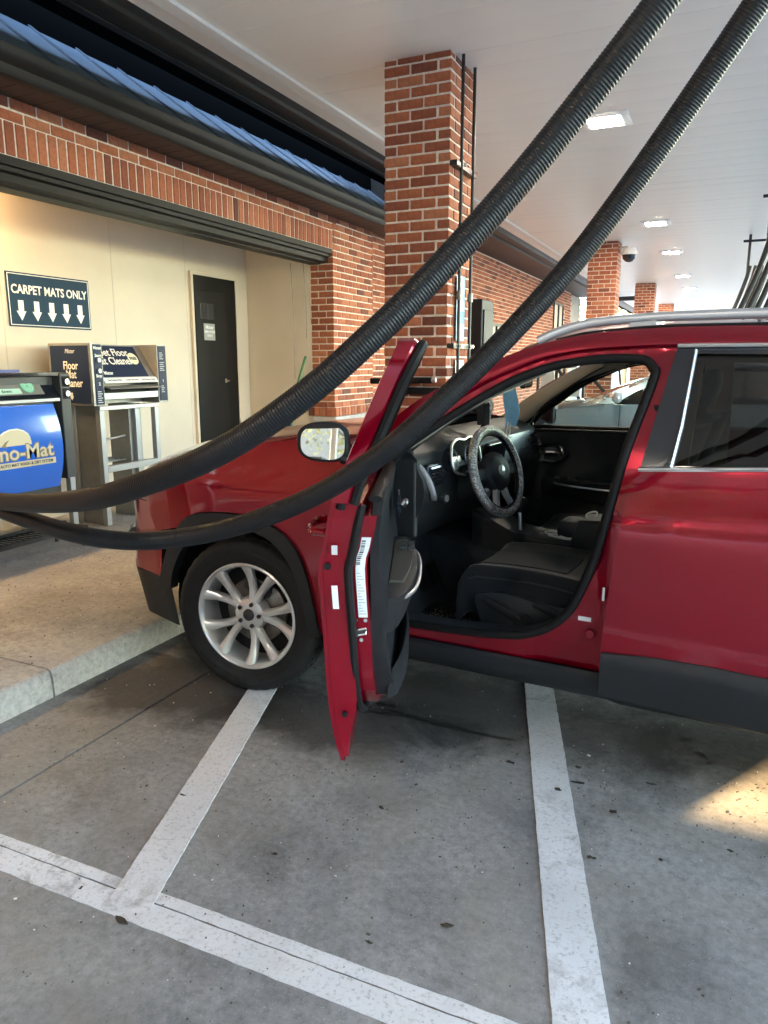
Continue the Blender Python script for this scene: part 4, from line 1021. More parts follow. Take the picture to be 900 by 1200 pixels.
# seats
def seat(yc, parentname='front_seat'):
    hw = .255
    def cus(u, v):
        x = -.92 - .62 * u; s = 2 * v - 1
        bol = .035 * abs(s) ** 3; zt = .655 + .03 * math.sin(u * 2.6) - .035 * u - .09 * max(0, (.12 - u) / .12) ** 2 + bol
        if abs(s) > .92: zt -= .09 * (abs(s) - .92) / .08
        return (x, yc + s * hw, zt)
    o = grid('front_seat', 26, 25, cus, cloth, car, .13, bevel=.02, angle=60)
    grid('cushion_insert', 14, 9, lambda u, v: (cus(.08 + .62 * u, .24 + .52 * v)[0], cus(0, .24 + .52 * v)[1], cus(.08 + .62 * u, .24 + .52 * v)[2] + .006), clothmid, o, .01, bevel=.004)
    def back(u, v):
        s = 2 * v - 1; z = .60 + .66 * u; x = -1.50 - .20 * u + .0
        w_ = hw * (1 - .22 * u ** 2); bol = .06 * abs(s) ** 3
        return (x + bol, yc + s * w_, z - .04 * (u > .9) * (abs(s) ** 3))
    grid('backrest', 20, 17, back, cloth, o, .13, (-1, 0, .15), bevel=.03, angle=60)
    mb = MB(); rings = []
    for i in range(9):
        t = i / 8; w_ = .125 * math.sin(math.pi * (.15 + .7 * t)) ** .4; dpt = .05 * math.sin(math.pi * (.1 + .8 * t)) ** .5
        z = 1.30 + .17 * t; x = -1.715 - .03 * t
        rings.append([(x + dpt * math.cos(a), yc + w_ * math.copysign(abs(math.sin(a)) ** .6, math.sin(a)), z) for a in np.linspace(0, 2 * math.pi, 25)[:-1]])
    mb.rings(rings)
    for s in (-.05, .05): mb.tube([(-1.715, yc + s, 1.20), (-1.715, yc + s, 1.32)], .007, 8)
    mb.build('headrest', cloth, o, True, 50)
    sd = 1 if yc > 0 else -1
    val = [(-1.03, .575), (-1.16, .592), (-1.32, .570), (-1.46, .585), (-1.53, .62), (-1.54, .54), (-1.49, .46), (-1.40, .425), (-1.15, .42), (-1.06, .455), (-1.03, .52)]
    sheet('seat_valance', crom([(p[0], p[1]) for p in val], 3, True), lambda x, z: abs(yc) + hw + .022 + .01 * math.sin((z - .42) * 18), greyp, o, step=.05, thick=.03, mirror=sd < 0, bevel=.006)
    mb = MB(); mb.tube([(-1.06, yc + sd * (hw + .042), .565), (-1.14, yc + sd * (hw + .046), .535), (-1.22, yc + sd * (hw + .046), .500)], [.012, .018, .016], 8, sx=.6); mb.build('height_lever', blackp, o)
    mb = MB(); mb.tube([(-1.235, yc + sd * (hw + .02), .485), (-1.235, yc + sd * (hw + .05), .485)], .040, 22); mb.build('recline_knob', blackp, o, bevel=.006)
    mb = MB(); mb.tube([(-1.27, yc + sd * (hw + .042), .575), (-1.34, yc + sd * (hw + .046), .558), (-1.39, yc + sd * (hw + .044), .535)], [.010, .018, .018], 8, sx=.6); mb.build('seat_lever', blackp, o)
    mb = MB(); mb.tube([(x, yc + sd * (hw - .008 + .006), cus((-.92 - x) / .62, .99)[2] + .012) for x in np.linspace(-.97, -1.5, 12)], .004, 6); mb.build('seat_piping', greyp, o)
    mb = MB()
    for s in (-.2, .2): mb.b2(-1.5, -.98, yc + s - .02, yc + s + .02, .36, .56)
    mb.build('seat_rails', darkmetal, o)
    return o
seat(.385); seat(-.385)
mb = MB(); mb.rings([[(x, y, z) for x, z in ((-2.05, .60), (-2.05, .68), (-2.10, .70), (-2.5, .68), (-2.68, 1.22), (-2.80, 1.22), (-2.72, .60))] for y in (.68, -.68)]); rs = part(mb, 'rear_bench', cloth, angle=40, bevel=.03)
for y in (.36, -.36, 0):
    mb = MB(); mb.box((-2.74, y, 1.29), (.09, .24, .15)); mb.build('headrest', cloth, rs, bevel=.04)
# linings
def ap_fn(sg):
    o_ = [(-.56, .785, 1.195), (-.80, .742, 1.352), (-1.00, .700, 1.462), (-1.17, .640, 1.535)]; dz_ = .04 if sg < 0 else 0; i_ = [(-.68, .785, 1.120 + dz_ * .4), (-.82, .755, 1.208 + dz_), (-1.00, .715, 1.335 + dz_), (-1.28, .672, 1.470 + dz_ * .3)]
    oo = crom(o_, 5); ii = crom(i_, 5)
    def fn(u, v):
        k = u * (len(oo) - 1); a = int(min(k, len(oo) - 2)); f = k - a
        p = [oo[a][j] * (1 - f) + oo[a + 1][j] * f for j in range(3)]; q = [ii[a][j] * (1 - f) + ii[a + 1][j] * f for j in range(3)]
        r_ = [p[j] * (1 - v) + q[j] * v for j in range(3)]; b = .022 * math.sin(math.pi * v)
        return (r_[0] - b, sg * (r_[1] - b - .006), r_[2] - .012)
    return fn
for sg in (1, -1): grid('windscreen_pillar_lining', 16, 7, ap_fn(sg), beige, car, .01, (0, sg * .6, .4), flip=sg < 0)
def hl(u, v):
    s = 2 * v - 1; xe = -1.20 - u * 2.1
    return (xe + .085 * (1 - s * s) * (1 - u), s * .655, roofz(xe) - .045 + .048 * (1 - abs(s) ** 2.4) - .03 * max(0, abs(s) - .85) / .15)
grid('headliner', 24, 17, hl, beige, car, .012)
for sg in (1, -1):
    mb = MB(); mb.rings([[(x, sg * (S(x, z) - .06), z), (x, sg * (S(x, z) - .05), z + .03), (x, sg * .60, roofz(x) - .03), (x, sg * .585, roofz(x) - .06)] for x, z in [(x, min(1.50, line2z(x) - .035)) for x in np.linspace(-1.2, -2.7, 14)]], False, False, True); part(mb, 'roof_side_lining', beige, angle=60)
    grid('door_pillar_lining', 8, 4, lambda u, v: (-1.66 - .02 * u - .13 * v, sg * (S(-1.7, .5 + 1.02 * u) - .11), .5 + 1.02 * u), beige, car, .03, (0, sg, 0))
# interior mirror
mb = MB(); mb.tube([(-1.02, 0, 1.53), (-1.0, 0, 1.47), (-.985, .0, 1.435)], .011, 8); rv = part(mb, 'interior_mirror', glossblack)
mb = MB(); mb.box((-.985, .01, 1.415), (.03, .23, .062), Matrix.Rotation(R(10), 3, 'Z')); mb.build('mirror_body', glossblack, rv, bevel=.012)
# belt across the rear window view
mb = MB(); pts = [(-1.70, .755, 1.36), (-1.74, .70, 1.20), (-1.72, .66, 1.05), (-1.66, .66, .8), (-1.62, .69, .55)]
V = []; 
for x, y, z in crom(pts, 5): V += [(x - .022, y, z), (x + .022, y, z)]
mk('seat_belt', V, [(2 * i, 2 * i + 1, 2 * i + 3, 2 * i + 2) for i in range(len(V) // 2 - 1)], mat('belt_webbing', (.012, .012, .013), .8), car, False)
# ------------------------------------------------------------------ vacuum hoses
hosem = mat('black_corrugated_hose', (.006, .0068, .0085), .42, spec=.3, var=.2, vscale=20)
UP = [(-2.93, 1.80, 1.02), (-2.62, 1.74, 1.03), (-2.28, 1.62, 1.06), (-1.896, 1.474, 1.102), (-1.494, 1.308, 1.155), (-1.211, 1.181, 1.214), (-1.112, 1.142, 1.239), (-.923, 1.106, 1.299), (-.79, 1.116, 1.359), (-.643, 1.152, 1.463), (-.58, 1.176, 1.525), (-.523, 1.215, 1.584), (-.436, 1.272, 1.69), (-.333, 1.32, 1.813), (-.225, 1.34, 1.945), (-.138, 1.33, 2.038), (.03, 1.34, 2.25), (.25, 1.36, 2.58), (.42, 1.40, 2.95), (.50, 1.42, 3.30)]
LO = [(-2.93, 1.92, 1.04), (-2.62, 1.80, 1.02), (-2.28, 1.62, 1.07), (-1.929, 1.497, 1.072), (-1.711, 1.457, 1.053), (-1.543, 1.445, 1.039), (-1.431, 1.483, 1.027), (-1.293, 1.525, 1.038), (-1.101, 1.542, 1.087), (-.911, 1.537, 1.166), (-.796, 1.549, 1.231), (-.679, 1.553, 1.312), (-.593, 1.571, 1.393), (-.514, 1.598, 1.472), (-.368, 1.650, 1.636), (-.268, 1.682, 1.766), (-.131, 1.693, 1.964), (-.006, 1.668, 2.14), (.18, 1.64, 2.42), (.36, 1.62, 2.78), (.43, 1.60, 3.05), (.44, 1.60, 3.30)]
def hose(name, pts, r, label):
    # smooth then resample evenly; the wall is corrugated
    P_ = np.array(crom(pts, 12))
    for _ in range(60):
        P_[1:-1] = .25 * P_[:-2] + .5 * P_[1:-1] + .25 * P_[2:]
    d = np.r_[0, np.cumsum(np.linalg.norm(np.diff(P_, axis=0), axis=1))]
    pitch = .0058; n = int(d[-1] / pitch); path = []; rad = []
    for k in range(n * 4):
        q = k / 4 * pitch; path.append([float(np.interp(q, d, P_[:, j])) for j in range(3)]); rad.append(r * (1.0, 1.0, .968, .968)[k % 4])
    mb = MB(); mb.tube(path, rad, 22)
    o = mb.build(name, hosem, None, True, 80); tag(o, label, 'hose', 'vacuum hoses slung across the bay'); return o
hose('vacuum_hose', UP, .0255, 'black corrugated vacuum hose slung higher, in front of the other hose')
hose('vacuum_hose', LO, .0255, 'black corrugated vacuum hose hanging lower, across the open car door')
# drop pipes from the ceiling that the two hoses hang from, and the holster they end in
for x, y, lb in ((.50, 1.42, 'higher'), (.44, 1.60, 'lower')):
    t = thing('hose_drop', 'dark metal drop pipe under the canopy holding the %s vacuum hose' % lb, 'pipe', (x, y, CEIL))
    MB().tube([(0, 0, .004), (0, 0, -.30)], .026, 16).build('pipe', darkmetal, t); MB().tube([(0, 0, .004), (0, 0, -.012)], .06, 20).build('flange', darkmetal, t)
t = thing('hose_holster', 'steel post beside the kerb with holsters for the vacuum hoses', 'post', (-2.97, 1.86, .134))
MB().tube([(0, 0, 0), (0, 0, 1.1)], .04, 16).build('post', satin, t); MB().box((0, 0, .005), (.2, .2, .012)).build('base_plate', satin, t, False)
for y in (-.06, .06): MB().tube([(.03, y, .76), (.03, y, .96)], [.03, .04], 16).build('holster', blackp, t)
# ------------------------------------------------------------------ ceiling lights
lamp = emit('lit_led_panel', (1.0, .85, .68), 11.0)
lit = None
for i, (x, y) in enumerate(((-1.12, 7.16), (-1.12, 12.46), (-1.10, 15.74), (-1.10, 20.07), (-1.08, 23.44), (-1.05, 27.34), (-1.02, 31.07), (-1.12, -1.9))):
    lb = ('lit square canopy light over the red car roof, largest one in view', 'lit square canopy light just before the column with the security camera', 'lit square canopy light just past the column with the security camera', 'lit square canopy light just before the third brick column', 'lit square canopy light just past the third brick column', 'lit square canopy light shortly before the last brick column', 'lit square canopy light past the last brick column', 'lit square canopy light on the lot side of the vacuum hoses')[i]
    if lit is None:
        lit = thing('ceiling_light', lb, 'light', (x, y, CEIL), 0, 'canopy lights in a row')
        mb = MB(); mb.rings([[(sx * s, sy * s, z) for sx, sy in ((-1, -1), (1, -1), (1, 1), (-1, 1))] for s, z in ((.21, .003), (.21, -.006), (.17, -.016), (.138, -.018))], False, False); mb.build('housing', mat('white_fixture', (.8, .8, .78), .4), lit, True, 30)
        MB().box((0, 0, -.016), (.28, .28, .006)).build('diffuser', lamp, lit, False)
    else:
        o = copy_tree(lit); o.location = (x, y, CEIL); o['label'] = lb
# lamp hidden above the bay opening that warms the cream wall
bl = thing('bay_light', 'warm strip light fixed above the cream bay wall', 'light', (-5.16, 3.3, 3.02))
MB().box((0, 0, -.02), (.20, 1.6, .04)).build('housing', whitep, bl, False); MB().box((.105, 0, -.075), (.012, 1.6, .15)).build('shade', whitep, bl, False); MB().box((0, 0, -.045), (.12, 1.5, .015)).build('tube', emit('warm_tube', (1.0, .66, .30), 4.8), bl, False)
# ------------------------------------------------------------------ wall sign
navy = mat('navy_sign_face', (.012, .040, .075), .6, spec=.2); navy2 = mat('navy_label_face', (.012, .022, .055), .5, spec=.25)
whitem = mat('white_lettering', (.80, .79, .74), .5)
sg = thing('wall_sign', 'navy sign reading CARPET MATS ONLY with five white arrows', 'sign', (-5.29, 4.80, 1.79))
bbox('sign_panel', -.008, .004, -.43, .43, .0, .432, navy, sg, .004)
mb = MB(); 
for (y0, y1, z0, z1) in ((-.42, .42, .012, .018), (-.42, .42, .414, .420), (-.42, -.414, .012, .42), (.414, .42, .012, .42)): mb.b2(.004, .0052, y0, y1, z0, z1)
mb.build('border', whitem, sg, False)
text('lettering', 'CARPET MATS ONLY', .098, whitem, sg, (.0055, 0, .295), (0, 1, 0), (0, 0, 1), weight=.0022, sx=.86)
for k in range(5):
    y = (k - 2) * .155
    flat('arrow', [(-.026, .085), (.026, .085), (.026, 0), (.047, 0), (0, -.075), (-.047, 0), (-.026, 0)], whitem, sg, (.0045, y, .125), (0, 1, 0), (0, 0, 1))
# ------------------------------------------------------------------ floor mat cleaner on its steel stand
steel = mat('brushed_stainless', (.30, .29, .27), .42, .7, var=.12, vscale=7); steel2 = mat('pale_steel', (.40, .40, .39), .38, .6)
MCX, MCY = -4.6, 4.519
mc = thing('mat_cleaner', 'stainless floor mat cleaner with navy labels on an open stand', 'machine', (MCX, MCY, .155))
def q3(x, y, z): return (x - MCX, y - MCY, z - .155)
def mbx(name, x0, x1, y0, y1, z0, z1, m_, bv=.004):
    a = q3(x0, y0, z0); b = q3(x1, y1, z1); return bbox(name, a[0], b[0], a[1], b[1], a[2], b[2], m_, mc, bv)
mbx('cabinet_side', -5.06, -4.60, 4.519, 4.640, 1.155, 1.655, steel); mbx('cabinet_side', -5.06, -4.60, 5.285, 5.405, 1.150, 1.655, steel)
mbx('cabinet_back', -5.06, -4.80, 4.641, 5.284, 1.155, 1.650, steel)
mbx('side_label', -5.035, -4.625, 4.514, 4.5185, 1.175, 1.635, navy2, .001)
for i, (s, z) in enumerate((('Mister', 1.59), ('Floor', 1.475), ('Mat', 1.405), ('Cleaner', 1.335))):
    text('lettering', s, .05 if i == 0 else .092, whitem, mc, q3(-4.82, 4.5135, z), (1, 0, 0), (0, 0, 1), weight=.0012 if i else 0, sx=.8, shear=.25 if i == 0 else 0)
flat('pointer', [(-.012, .03), (.012, .03), (.012, 0), (.022, 0), (0, -.03), (-.022, 0), (-.012, 0)], whitem, mc, q3(-4.83, 4.514, 1.23), (1, 0, 0), (0, 0, 1))
mbx('start_panel', -4.5995, -4.594, 4.545, 4.628, 1.165, 1.645, navy2, .001); mbx('stop_panel', -4.5995, -4.594, 5.297, 5.395, 1.165, 1.645, navy2, .001)
for s, y, z in (('Mister', 4.587, 1.615), ('Start', 4.587, 1.555), ('Stop', 4.587, 1.395), ('2', 4.587, 1.33), ('1', 5.345, 1.34)): text('lettering', s, .034, whitem, mc, q3(-4.5935, y, z), (0, 1, 0), (0, 0, 1), weight=.0006)
for y, z in ((4.587, 1.52), (4.587, 1.435)): MB().tube([q3(-4.594, y, z), q3(-4.578, y, z)], .018, 16).build('push_button', steel2, mc)
for y0, n, z0, w_ in ((4.56, 6, 1.18, .05), (5.31, 5, 1.43, .06), (5.31, 4, 1.53, .05), (5.32, 4, 1.24, .04)):
    for k in range(n): mbx('small_print', -4.5945, -4.593, y0, y0 + w_ - .012 * (k % 2), z0 + k * .017, z0 + k * .017 + .007, bpy.data.materials.get('pale_print') or mat('pale_print', (.45, .47, .5), .6), 0)
# sloped front plate with the big label
def slope(name, y0, y1, t0, t1, lift, m_):
    a = Vector((-4.80, 0, 1.645)); b = Vector((-4.625, 0, 1.375)); d = (b - a); nr = Vector((d.z * -1, 0, d.x)).normalized(); nr = nr if nr.x > 0 else -nr
    V = [];
    for L_ in (lift, lift - .006):
        for t in (t0, t1):
            for y in (y0, y1): p = a + d * t + nr * L_; V.append(q3(p.x, y, p.z))
    return mk(name, V, [(0, 1, 3, 2), (4, 6, 7, 5), (0, 2, 6, 4), (1, 5, 7, 3), (0, 4, 5, 1), (2, 3, 7, 6)], m_, mc, False)
slope('front_plate', 4.641, 5.284, 0, 1, .0, steel); 
slope('front_label', 4.655, 5.20, .03, .97, .003, navy2)
a = Vector((-4.80, 0, 1.645)); b = Vector((-4.625, 0, 1.375)); dn = (a - b).normalized(); nr = Vector((.84, 0, .54))
def onslope(t, lift): p = a + (b - a) * t; return p + Vector((dn.z, 0, -dn.x)) * lift
nrm = Vector((dn.z, 0, -dn.x))
for i, (s, y, t, sz) in enumerate((('Carpet Floor', 4.86, .24, .100), ('Mat Cleaner', 4.88, .50, .100), ('Mister', 4.745, .86, .045))):
    p = a + (b - a) * t + nrm * .0045; text('lettering', s, sz, whitem, mc, q3(p.x, y, p.z), (0, 1, 0), dn, weight=.0014, sx=.86)
p = a + (b - a) * .42 + nrm * .0045; c_ = q3(p.x, 5.12, p.z)
cream = mat('cream_badge', (.75, .70, .52), .5)
flat('badge', [(.058 * math.cos(k / 24 * 6.283), .058 * math.sin(k / 24 * 6.283)) for k in range(24)], cream, mc, c_, (0, 1, 0), dn)
p = p + nrm * .002; text('lettering', 'FREE', .040, inkm, mc, q3(p.x, 5.12, p.z), (0, 1, 0), dn, weight=.0012)
slope('front_lip', 4.65, 5.28, 1.0, 1.16, .006, whitep)
for k in range(3):
    p = a + (b - a) * 1.08 + nrm * .008; text('lettering', ('See Position Mats', 'Center Mat Here', 'Mat Cleaner Guide')[k], .021, inkm, mc, q3(p.x, 4.77 + .2 * k, p.z), (0, 1, 0), dn)
mb = MB(); mb.rings([[q3(x, y, z) for x, z in ((-4.62, 1.30), (-4.55, 1.285), (-4.545, 1.29), (-4.62, 1.312))] for y in (4.66, 5.27)]); mb.build('feed_tray', steel2, mc, False)
mbx('slot_shadow_plate', -4.80, -4.70, 4.645, 5.28, 1.20, 1.30, rubber); mbx('front_rail', -4.64, -4.605, 4.641, 5.284, 1.20, 1.255, steel2)
mbx('lower_rail', -4.66, -4.60, 4.575, 5.27, 1.115, 1.150, steel2)
for y, m_ in ((4.57, steel2), (5.22, steel2)): mbx('leg', -4.65, -4.60, y, y + .05, .155, 1.115, m_)
mbx('side_sheet', -5.04, -4.66, 4.60, 4.62, .155, 1.15, steel); mbx('side_fold', -4.94, -4.89, 4.585, 4.599, .155, 1.15, steel2)
mbx('leg', -5.05, -5.0, 5.19, 5.24, .155, 1.15, steel); mbx('column_box', -4.95, -4.72, 5.02, 5.17, .155, 1.15, steel); mbx('column_fold', -4.72, -4.68, 5.06, 5.12, .155, 1.11, steel2)
mbx('cross_bar', -4.655, -4.60, 4.621, 5.219, .60, .655, steel2)
MB().tube([q3(-4.78, 4.62, .84), q3(-4.78, 5.02, .87)], .010, 8).build('inner_bar', steel2, mc)
for k in range(4): MB().tube([q3(-5.0 + .07 * k, 4.62, .66 + .0 * k), q3(-5.0 + .07 * k, 5.10, .66)], .006, 6).build('rack_wire', steel2, mc)
# ------------------------------------------------------------------ blue mat washer
RX_, RY1 = -4.55, 4.243
rh = thing('mat_washer', 'grey mat washing machine with glossy blue front panel and rhinoceros logo', 'machine', (RX_, 3.6, .155))
def r3(x, y, z): return (x - RX_, y - 3.6, z - .155)
def rbx(name, x0, x1, y0, y1, z0, z1, m_, bv=.004):
    a_ = r3(x0, y0, z0); b_ = r3(x1, y1, z1); return bbox(name, a_[0], b_[0], a_[1], b_[1], a_[2], b_[2], m_, rh, bv)
darkcase = mat('dark_grey_case', (.06, .058, .055), .45, .3, var=.1); blue = mat('glossy_blue_panel', (.022, .13, .56), .18, coat=.5)
rbx('cabinet', -5.20, -4.62, 2.95, 4.14, .50, 1.40, darkcase)
rbx('side_post', -5.20, -4.55, 4.150, 4.243, .62, 1.425, darkcase, .01); rbx('side_post', -5.20, -4.55, 2.85, 2.948, .62, 1.425, darkcase, .01)
rbx('top_cover', -5.20, -4.56, 2.95, 4.149, 1.402, 1.430, glossblack); rbx('roller', -4.62, -4.57, 2.96, 3.82, 1.431, 1.452, mat('blue_roller', (.06, .08, .26), .4))
mb = MB(); mb.rings([[r3(x, y, z) for x, z in ((-4.66, 1.395), (-4.565, 1.255), (-4.60, 1.24), (-4.68, 1.25))] for y in (2.96, 4.148)]); mb.build('control_panel', glossblack, rh, True, 30)
mb = MB(); mb.rings([[r3(x, y, z) for x, z in ((-4.648, 1.385), (-4.573, 1.275), (-4.575, 1.272), (-4.65, 1.38))] for y in (2.97, 4.02)]); mb.build('control_label', mat('grey_label', (.20, .19, .165), .4), rh, False)
pd = Vector((-.075, 0, .11)).normalized(); pn = Vector((.11, 0, .075)).normalized()
green = mat('pale_green_badge', (.16, .50, .30), .5); mint = mat('mint_strip', (.50, .68, .52), .5)
c_ = Vector((-4.6105, 3.90, 1.330)) + pn * .003
flat('badge', [(.055 * math.cos(k / 24 * 6.283), .055 * math.sin(k / 24 * 6.283)) for k in range(24)], green, rh, r3(*c_), (0, 1, 0), pd)
mb = MB()
for k in range(3): mb.lathe([(.040 - .012 * k, 0), (.043 - .012 * k, .001), (.045 - .012 * k, 0)], 24, Matrix.Translation(Vector(r3(*c_)) + pn * .0015) @ Matrix((Vector((0, 1, 0)), pd, pn)).transposed().to_4x4())
mb.build('badge_rings', mint, rh)
c2 = Vector((-4.59, 3.62, 1.298)) + pn * .003
flat('instruction_strip', [(-.5, -.022), (.21, -.022), (.21, .022), (-.5, .022)], mint, rh, r3(*c2), (0, 1, 0), pd); text('lettering', 'feed mat face down', .038, inkm, rh, r3(*(c2 + pn * .0015 + Vector((0, -.02, 0)))), (0, 1, 0), pd, weight=.0004)
c3 = Vector((-4.632, 3.55, 1.360)) + pn * .003; flat('instruction_strip', [(-.3, -.016), (.12, -.016), (.12, .016), (-.3, .016)], paperm, rh, r3(*c3), (0, 1, 0), pd)
for z in (1.36, 1.27): MB().tube([r3(-4.551, 4.20, z), r3(-4.53, 4.20, z)], .022, 16).build('push_button', chrome, rh); rbx('button_plate', -4.5505, -4.546, 4.165, 4.235, z - .04, z + .04, rubber, .002)
rbx('edge_strip', -4.62, -4.56, 2.96, 4.148, 1.215, 1.240, steel2)
# bulging blue panel
def bf(u, v):
    z = .575 + .625 * v; y = 2.97 + (1.135 - .02) * u; b = .055 * math.sin(math.pi * (.08 + .84 * v)) ** .8
    y += (.030 * math.sin(math.pi * v)) * (2 * u - 1)
    return r3(-4.60 + b + .012, y, z)
grid('blue_panel', 9, 21, bf, blue, rh, .02, (-1, 0, 0), bevel=.004, flip=False)
PX = -4.5325
# rhinoceros logo, lettering and its base bar
cy = 3.80
tan = mat('tan_logo', (.62, .52, .32), .5); tan2 = mat('brown_logo_edge', (.22, .15, .07), .5); pale = mat('pale_logo_edge', (.78, .74, .60), .5)
rhino = [(-.20, .02), (-.205, .06), (-.235, .11), (-.215, .095), (-.19, .085), (-.175, .105), (-.17, .12), (-.155, .108), (-.125, .125), (-.08, .138), (-.02, .14), (.03, .125), (.065, .10), (.085, .06), (.095, .0), (-.19, .0)]
flat('logo_outline', [(a_ * 1.07 - .002, b_ * 1.10 - .004) for a_, b_ in rhino], pale, rh, r3(PX - .0040, cy - .055, .892), (0, 1, 0), (0, 0, 1)); flat('rhinoceros_logo', rhino, tan, rh, r3(PX - .002, cy - .055, .892), (0, 1, 0), (0, 0, 1))
flat('logo_shade', [(-.165, .03), (-.135, .06), (-.10, .075), (-.13, .04), (-.12, .02)], tan2, rh, r3(PX, cy - .055, .892), (0, 1, 0), (0, 0, 1))
flat('logo_plate', [(-.62, -.045), (.205, -.045), (.235, -.02), (.235, .06), (.20, .085), (-.62, .085)], pale, rh, r3(PX - .0045, cy, .86), (0, 1, 0), (0, 0, 1))
text('lettering_edge', 'Rhino-Mat', .145, tan2, rh, r3(PX - .0012, cy - .12, .868), (0, 1, 0), (0, 0, 1), weight=.009, sx=1.1)
text('lettering', 'Rhino-Mat', .145, tan, rh, r3(PX + .0012, cy - .12, .868), (0, 1, 0), (0, 0, 1), weight=.002, sx=1.1)
flat('logo_bar', [(-.60, -.022), (.235, -.022), (.235, .022), (-.60, .022)], tan, rh, r3(PX - .002, cy, .785), (0, 1, 0), (0, 0, 1))
text('lettering', 'THE AUTO MAT WASH & DRY SYSTEM', .030, inkm, rh, r3(PX + .0005, cy - .05, .785), (0, 1, 0), (0, 0, 1), weight=.0006)
for y in (4.17, 2.87):
    for x in (-4.60, -5.16): rbx('leg', x, x + .05, y, y + .05, .150, .63, steel2)
rbx('lower_guard', -5.15, -4.60, 2.99, 4.12, .42, .50, rubber)
# drain tray with bars in front of the washer
mb = MB(); mb.b2(*[0] * 6) if False else None
for (x0, x1, y0, y1) in ((-4.58, -4.555, 2.9, 4.10), (-4.30, -4.275, 2.9, 4.0), (-4.58, -4.275, 4.02, 4.045)):
    a_ = r3(x0, y0, .27); b_ = r3(x1, y1, .30); mb.b2(a_[0], b_[0], a_[1], b_[1], a_[2], b_[2])
for k in range(24):
    a_ = r3(-4.565, 2.95 + k * .046, .285); b_ = r3(-4.29, 2.95 + k * .046, .285); mb.tube([a_, b_], .005, 6)
for y in (2.95, 4.0):
    for x in (-4.29, -4.57): mb.b2(*[v for pr in zip(r3(x - .01, y, .150), r3(x + .01, y + .02, .28)) for v in pr])
mb.build('drip_tray', darkmetal, rh, False)
# ------------------------------------------------------------------ chains, broom
chainm = mat('grey_chain', (.18, .17, .15), .4, .8)
for i, (x, y, z1, z0) in enumerate(((-4.60, 7.60, 2.60, 1.30), (-4.47, 7.66, 2.60, 1.75))):
    mb = MB(); n = int((z1 - z0) / .03)
    for k in range(n):
        z = z1 - .03 * k; dx = .03 * math.sin(k / n * 2.2) 
        pts = [(dx + (.006 * math.cos(a) if k % 2 else 0), (0 if k % 2 else .006 * math.cos(a)), .017 * math.sin(a) - .03 * k) for a in np.linspace(0, 2 * math.pi, 9)[:-1]]
        mb.tube(pts, .0022, 5, True)
    o = mb.build('hoist_chain', chainm, None); o.location = (x, y, z1); tag(o, ('hoist chain loop hanging free in front of the cream side wall', 'shorter hoist chain hanging right against the brick jamb')[i], 'chain')
br = thing('broom', 'broom with green handle tip and navy bristles against the cream side wall', 'broom', (-4.52, 7.40, .152))
MB().tube([(0, 0, .62), (.02, .10, 1.05), (.06, .26, 1.42)], .017, 8).build('handle', mat('green_handle', (.06, .16, .05), .5), br)
mb = MB(); mb.rings([[(x - .02, y * .5 - .04, z) for x, y in ((-w_, -w_), (w_, -w_), (w_, w_), (-w_, w_))] for z, w_ in ((0, .10), (.3, .085), (.6, .045), (.72, .02))]); mb.build('bristles', mat('navy_bristles', (.012, .014, .055), .7, bmp=.8, bscale=60), br, True, 50)
# ------------------------------------------------------------------ on the main column: conduits, clamps, posters, electrical box, nozzle holder
XC = -1.846
cm = mat('black_conduit', (.012, .012, .013), .4)
for y, lb in ((5.315, 'black conduit pipe up the brick column, nearer its front corner'), (5.575, 'black conduit pipe up the brick column, along its rear corner')):
    t = thing('conduit_pipe', lb, 'pipe', (XC + .045, y, 0)); MB().tube([(0, 0, .002), (0, 0, CEIL)], .0125, 10).build('pipe', cm, t)
    for z in (.5, 1.98):
        MB().tube([(0, 0, z - .03), (0, 0, z + .03)], .022, 12).build('coupling', chainm, t)
for z, lb in ((2.86, 'black clamp bar across the two conduits, high on the brick column'), (1.62, 'black clamp bar across the two conduits, low on the brick column')):
    t = thing('pipe_clamp', lb, 'bracket', (XC + .02, 5.43, z)); MB().box((.0, -.0, 0), (.055, .44, .035), Matrix.Rotation(R(0), 3, 'X')).build('bar', cm, t, False)
    for y in (-.115, .145): MB().tube([(.045, y, 0), (.06, y, 0)], .012, 8).build('bolt', chrome, t)
postm = mat('pale_blue_poster', (.30, .45, .55), .4); postb = mat('bright_blue_print', (.05, .30, .55), .4)
for (z0, z1, lb) in ((1.66, 2.13, 'tall blue and white instruction poster on the brick column'), (1.20, 1.52, 'small white instruction poster low on the brick column')):
    t = thing('poster', lb, 'poster', (XC + .018, 5.43, z0)); h = z1 - z0
    bbox('panel', -.004, .0, -.085, .105, 0, h, postm if h > .4 else whitep, t, .001)
    if h > .4:
        bbox('print_band', .0, .001, -.075, .095, h * .27, h * .46, postb, t, 0)
        for k in range(3): bbox('print_block', .0, .001, -.05 + .03 * (k % 2), .06, h * (.55 + .14 * k), h * (.63 + .14 * k), paperm, t, 0)
        for k in range(5): bbox('print_line', .0, .001, -.06, .07 - .02 * (k % 2), h * .05 + k * .02, h * .05 + k * .02 + .007, paperm, t, 0)
    else:
        for k in range(6): bbox('print_line', .0, .001, -.06, .07 - .03 * (k % 2), .05 + k * .035, .05 + k * .035 + .012, postb, t, 0)
t = thing('electrical_box', 'tall dark grey electrical box standing behind the brick column', 'cabinet', (-1.90, 6.05, .0)); bbox('box', -.10, .10, -.16, .16, .0, 2.0, blackp, t, .01); bbox('box_door', .10, .112, -.13, .13, .5, 1.92, blackp, t, .004)
t = thing('nozzle_holder', 'black vacuum nozzle lying in a bracket on the brick column', 'bracket', (-2.10, 5.2, 1.30))
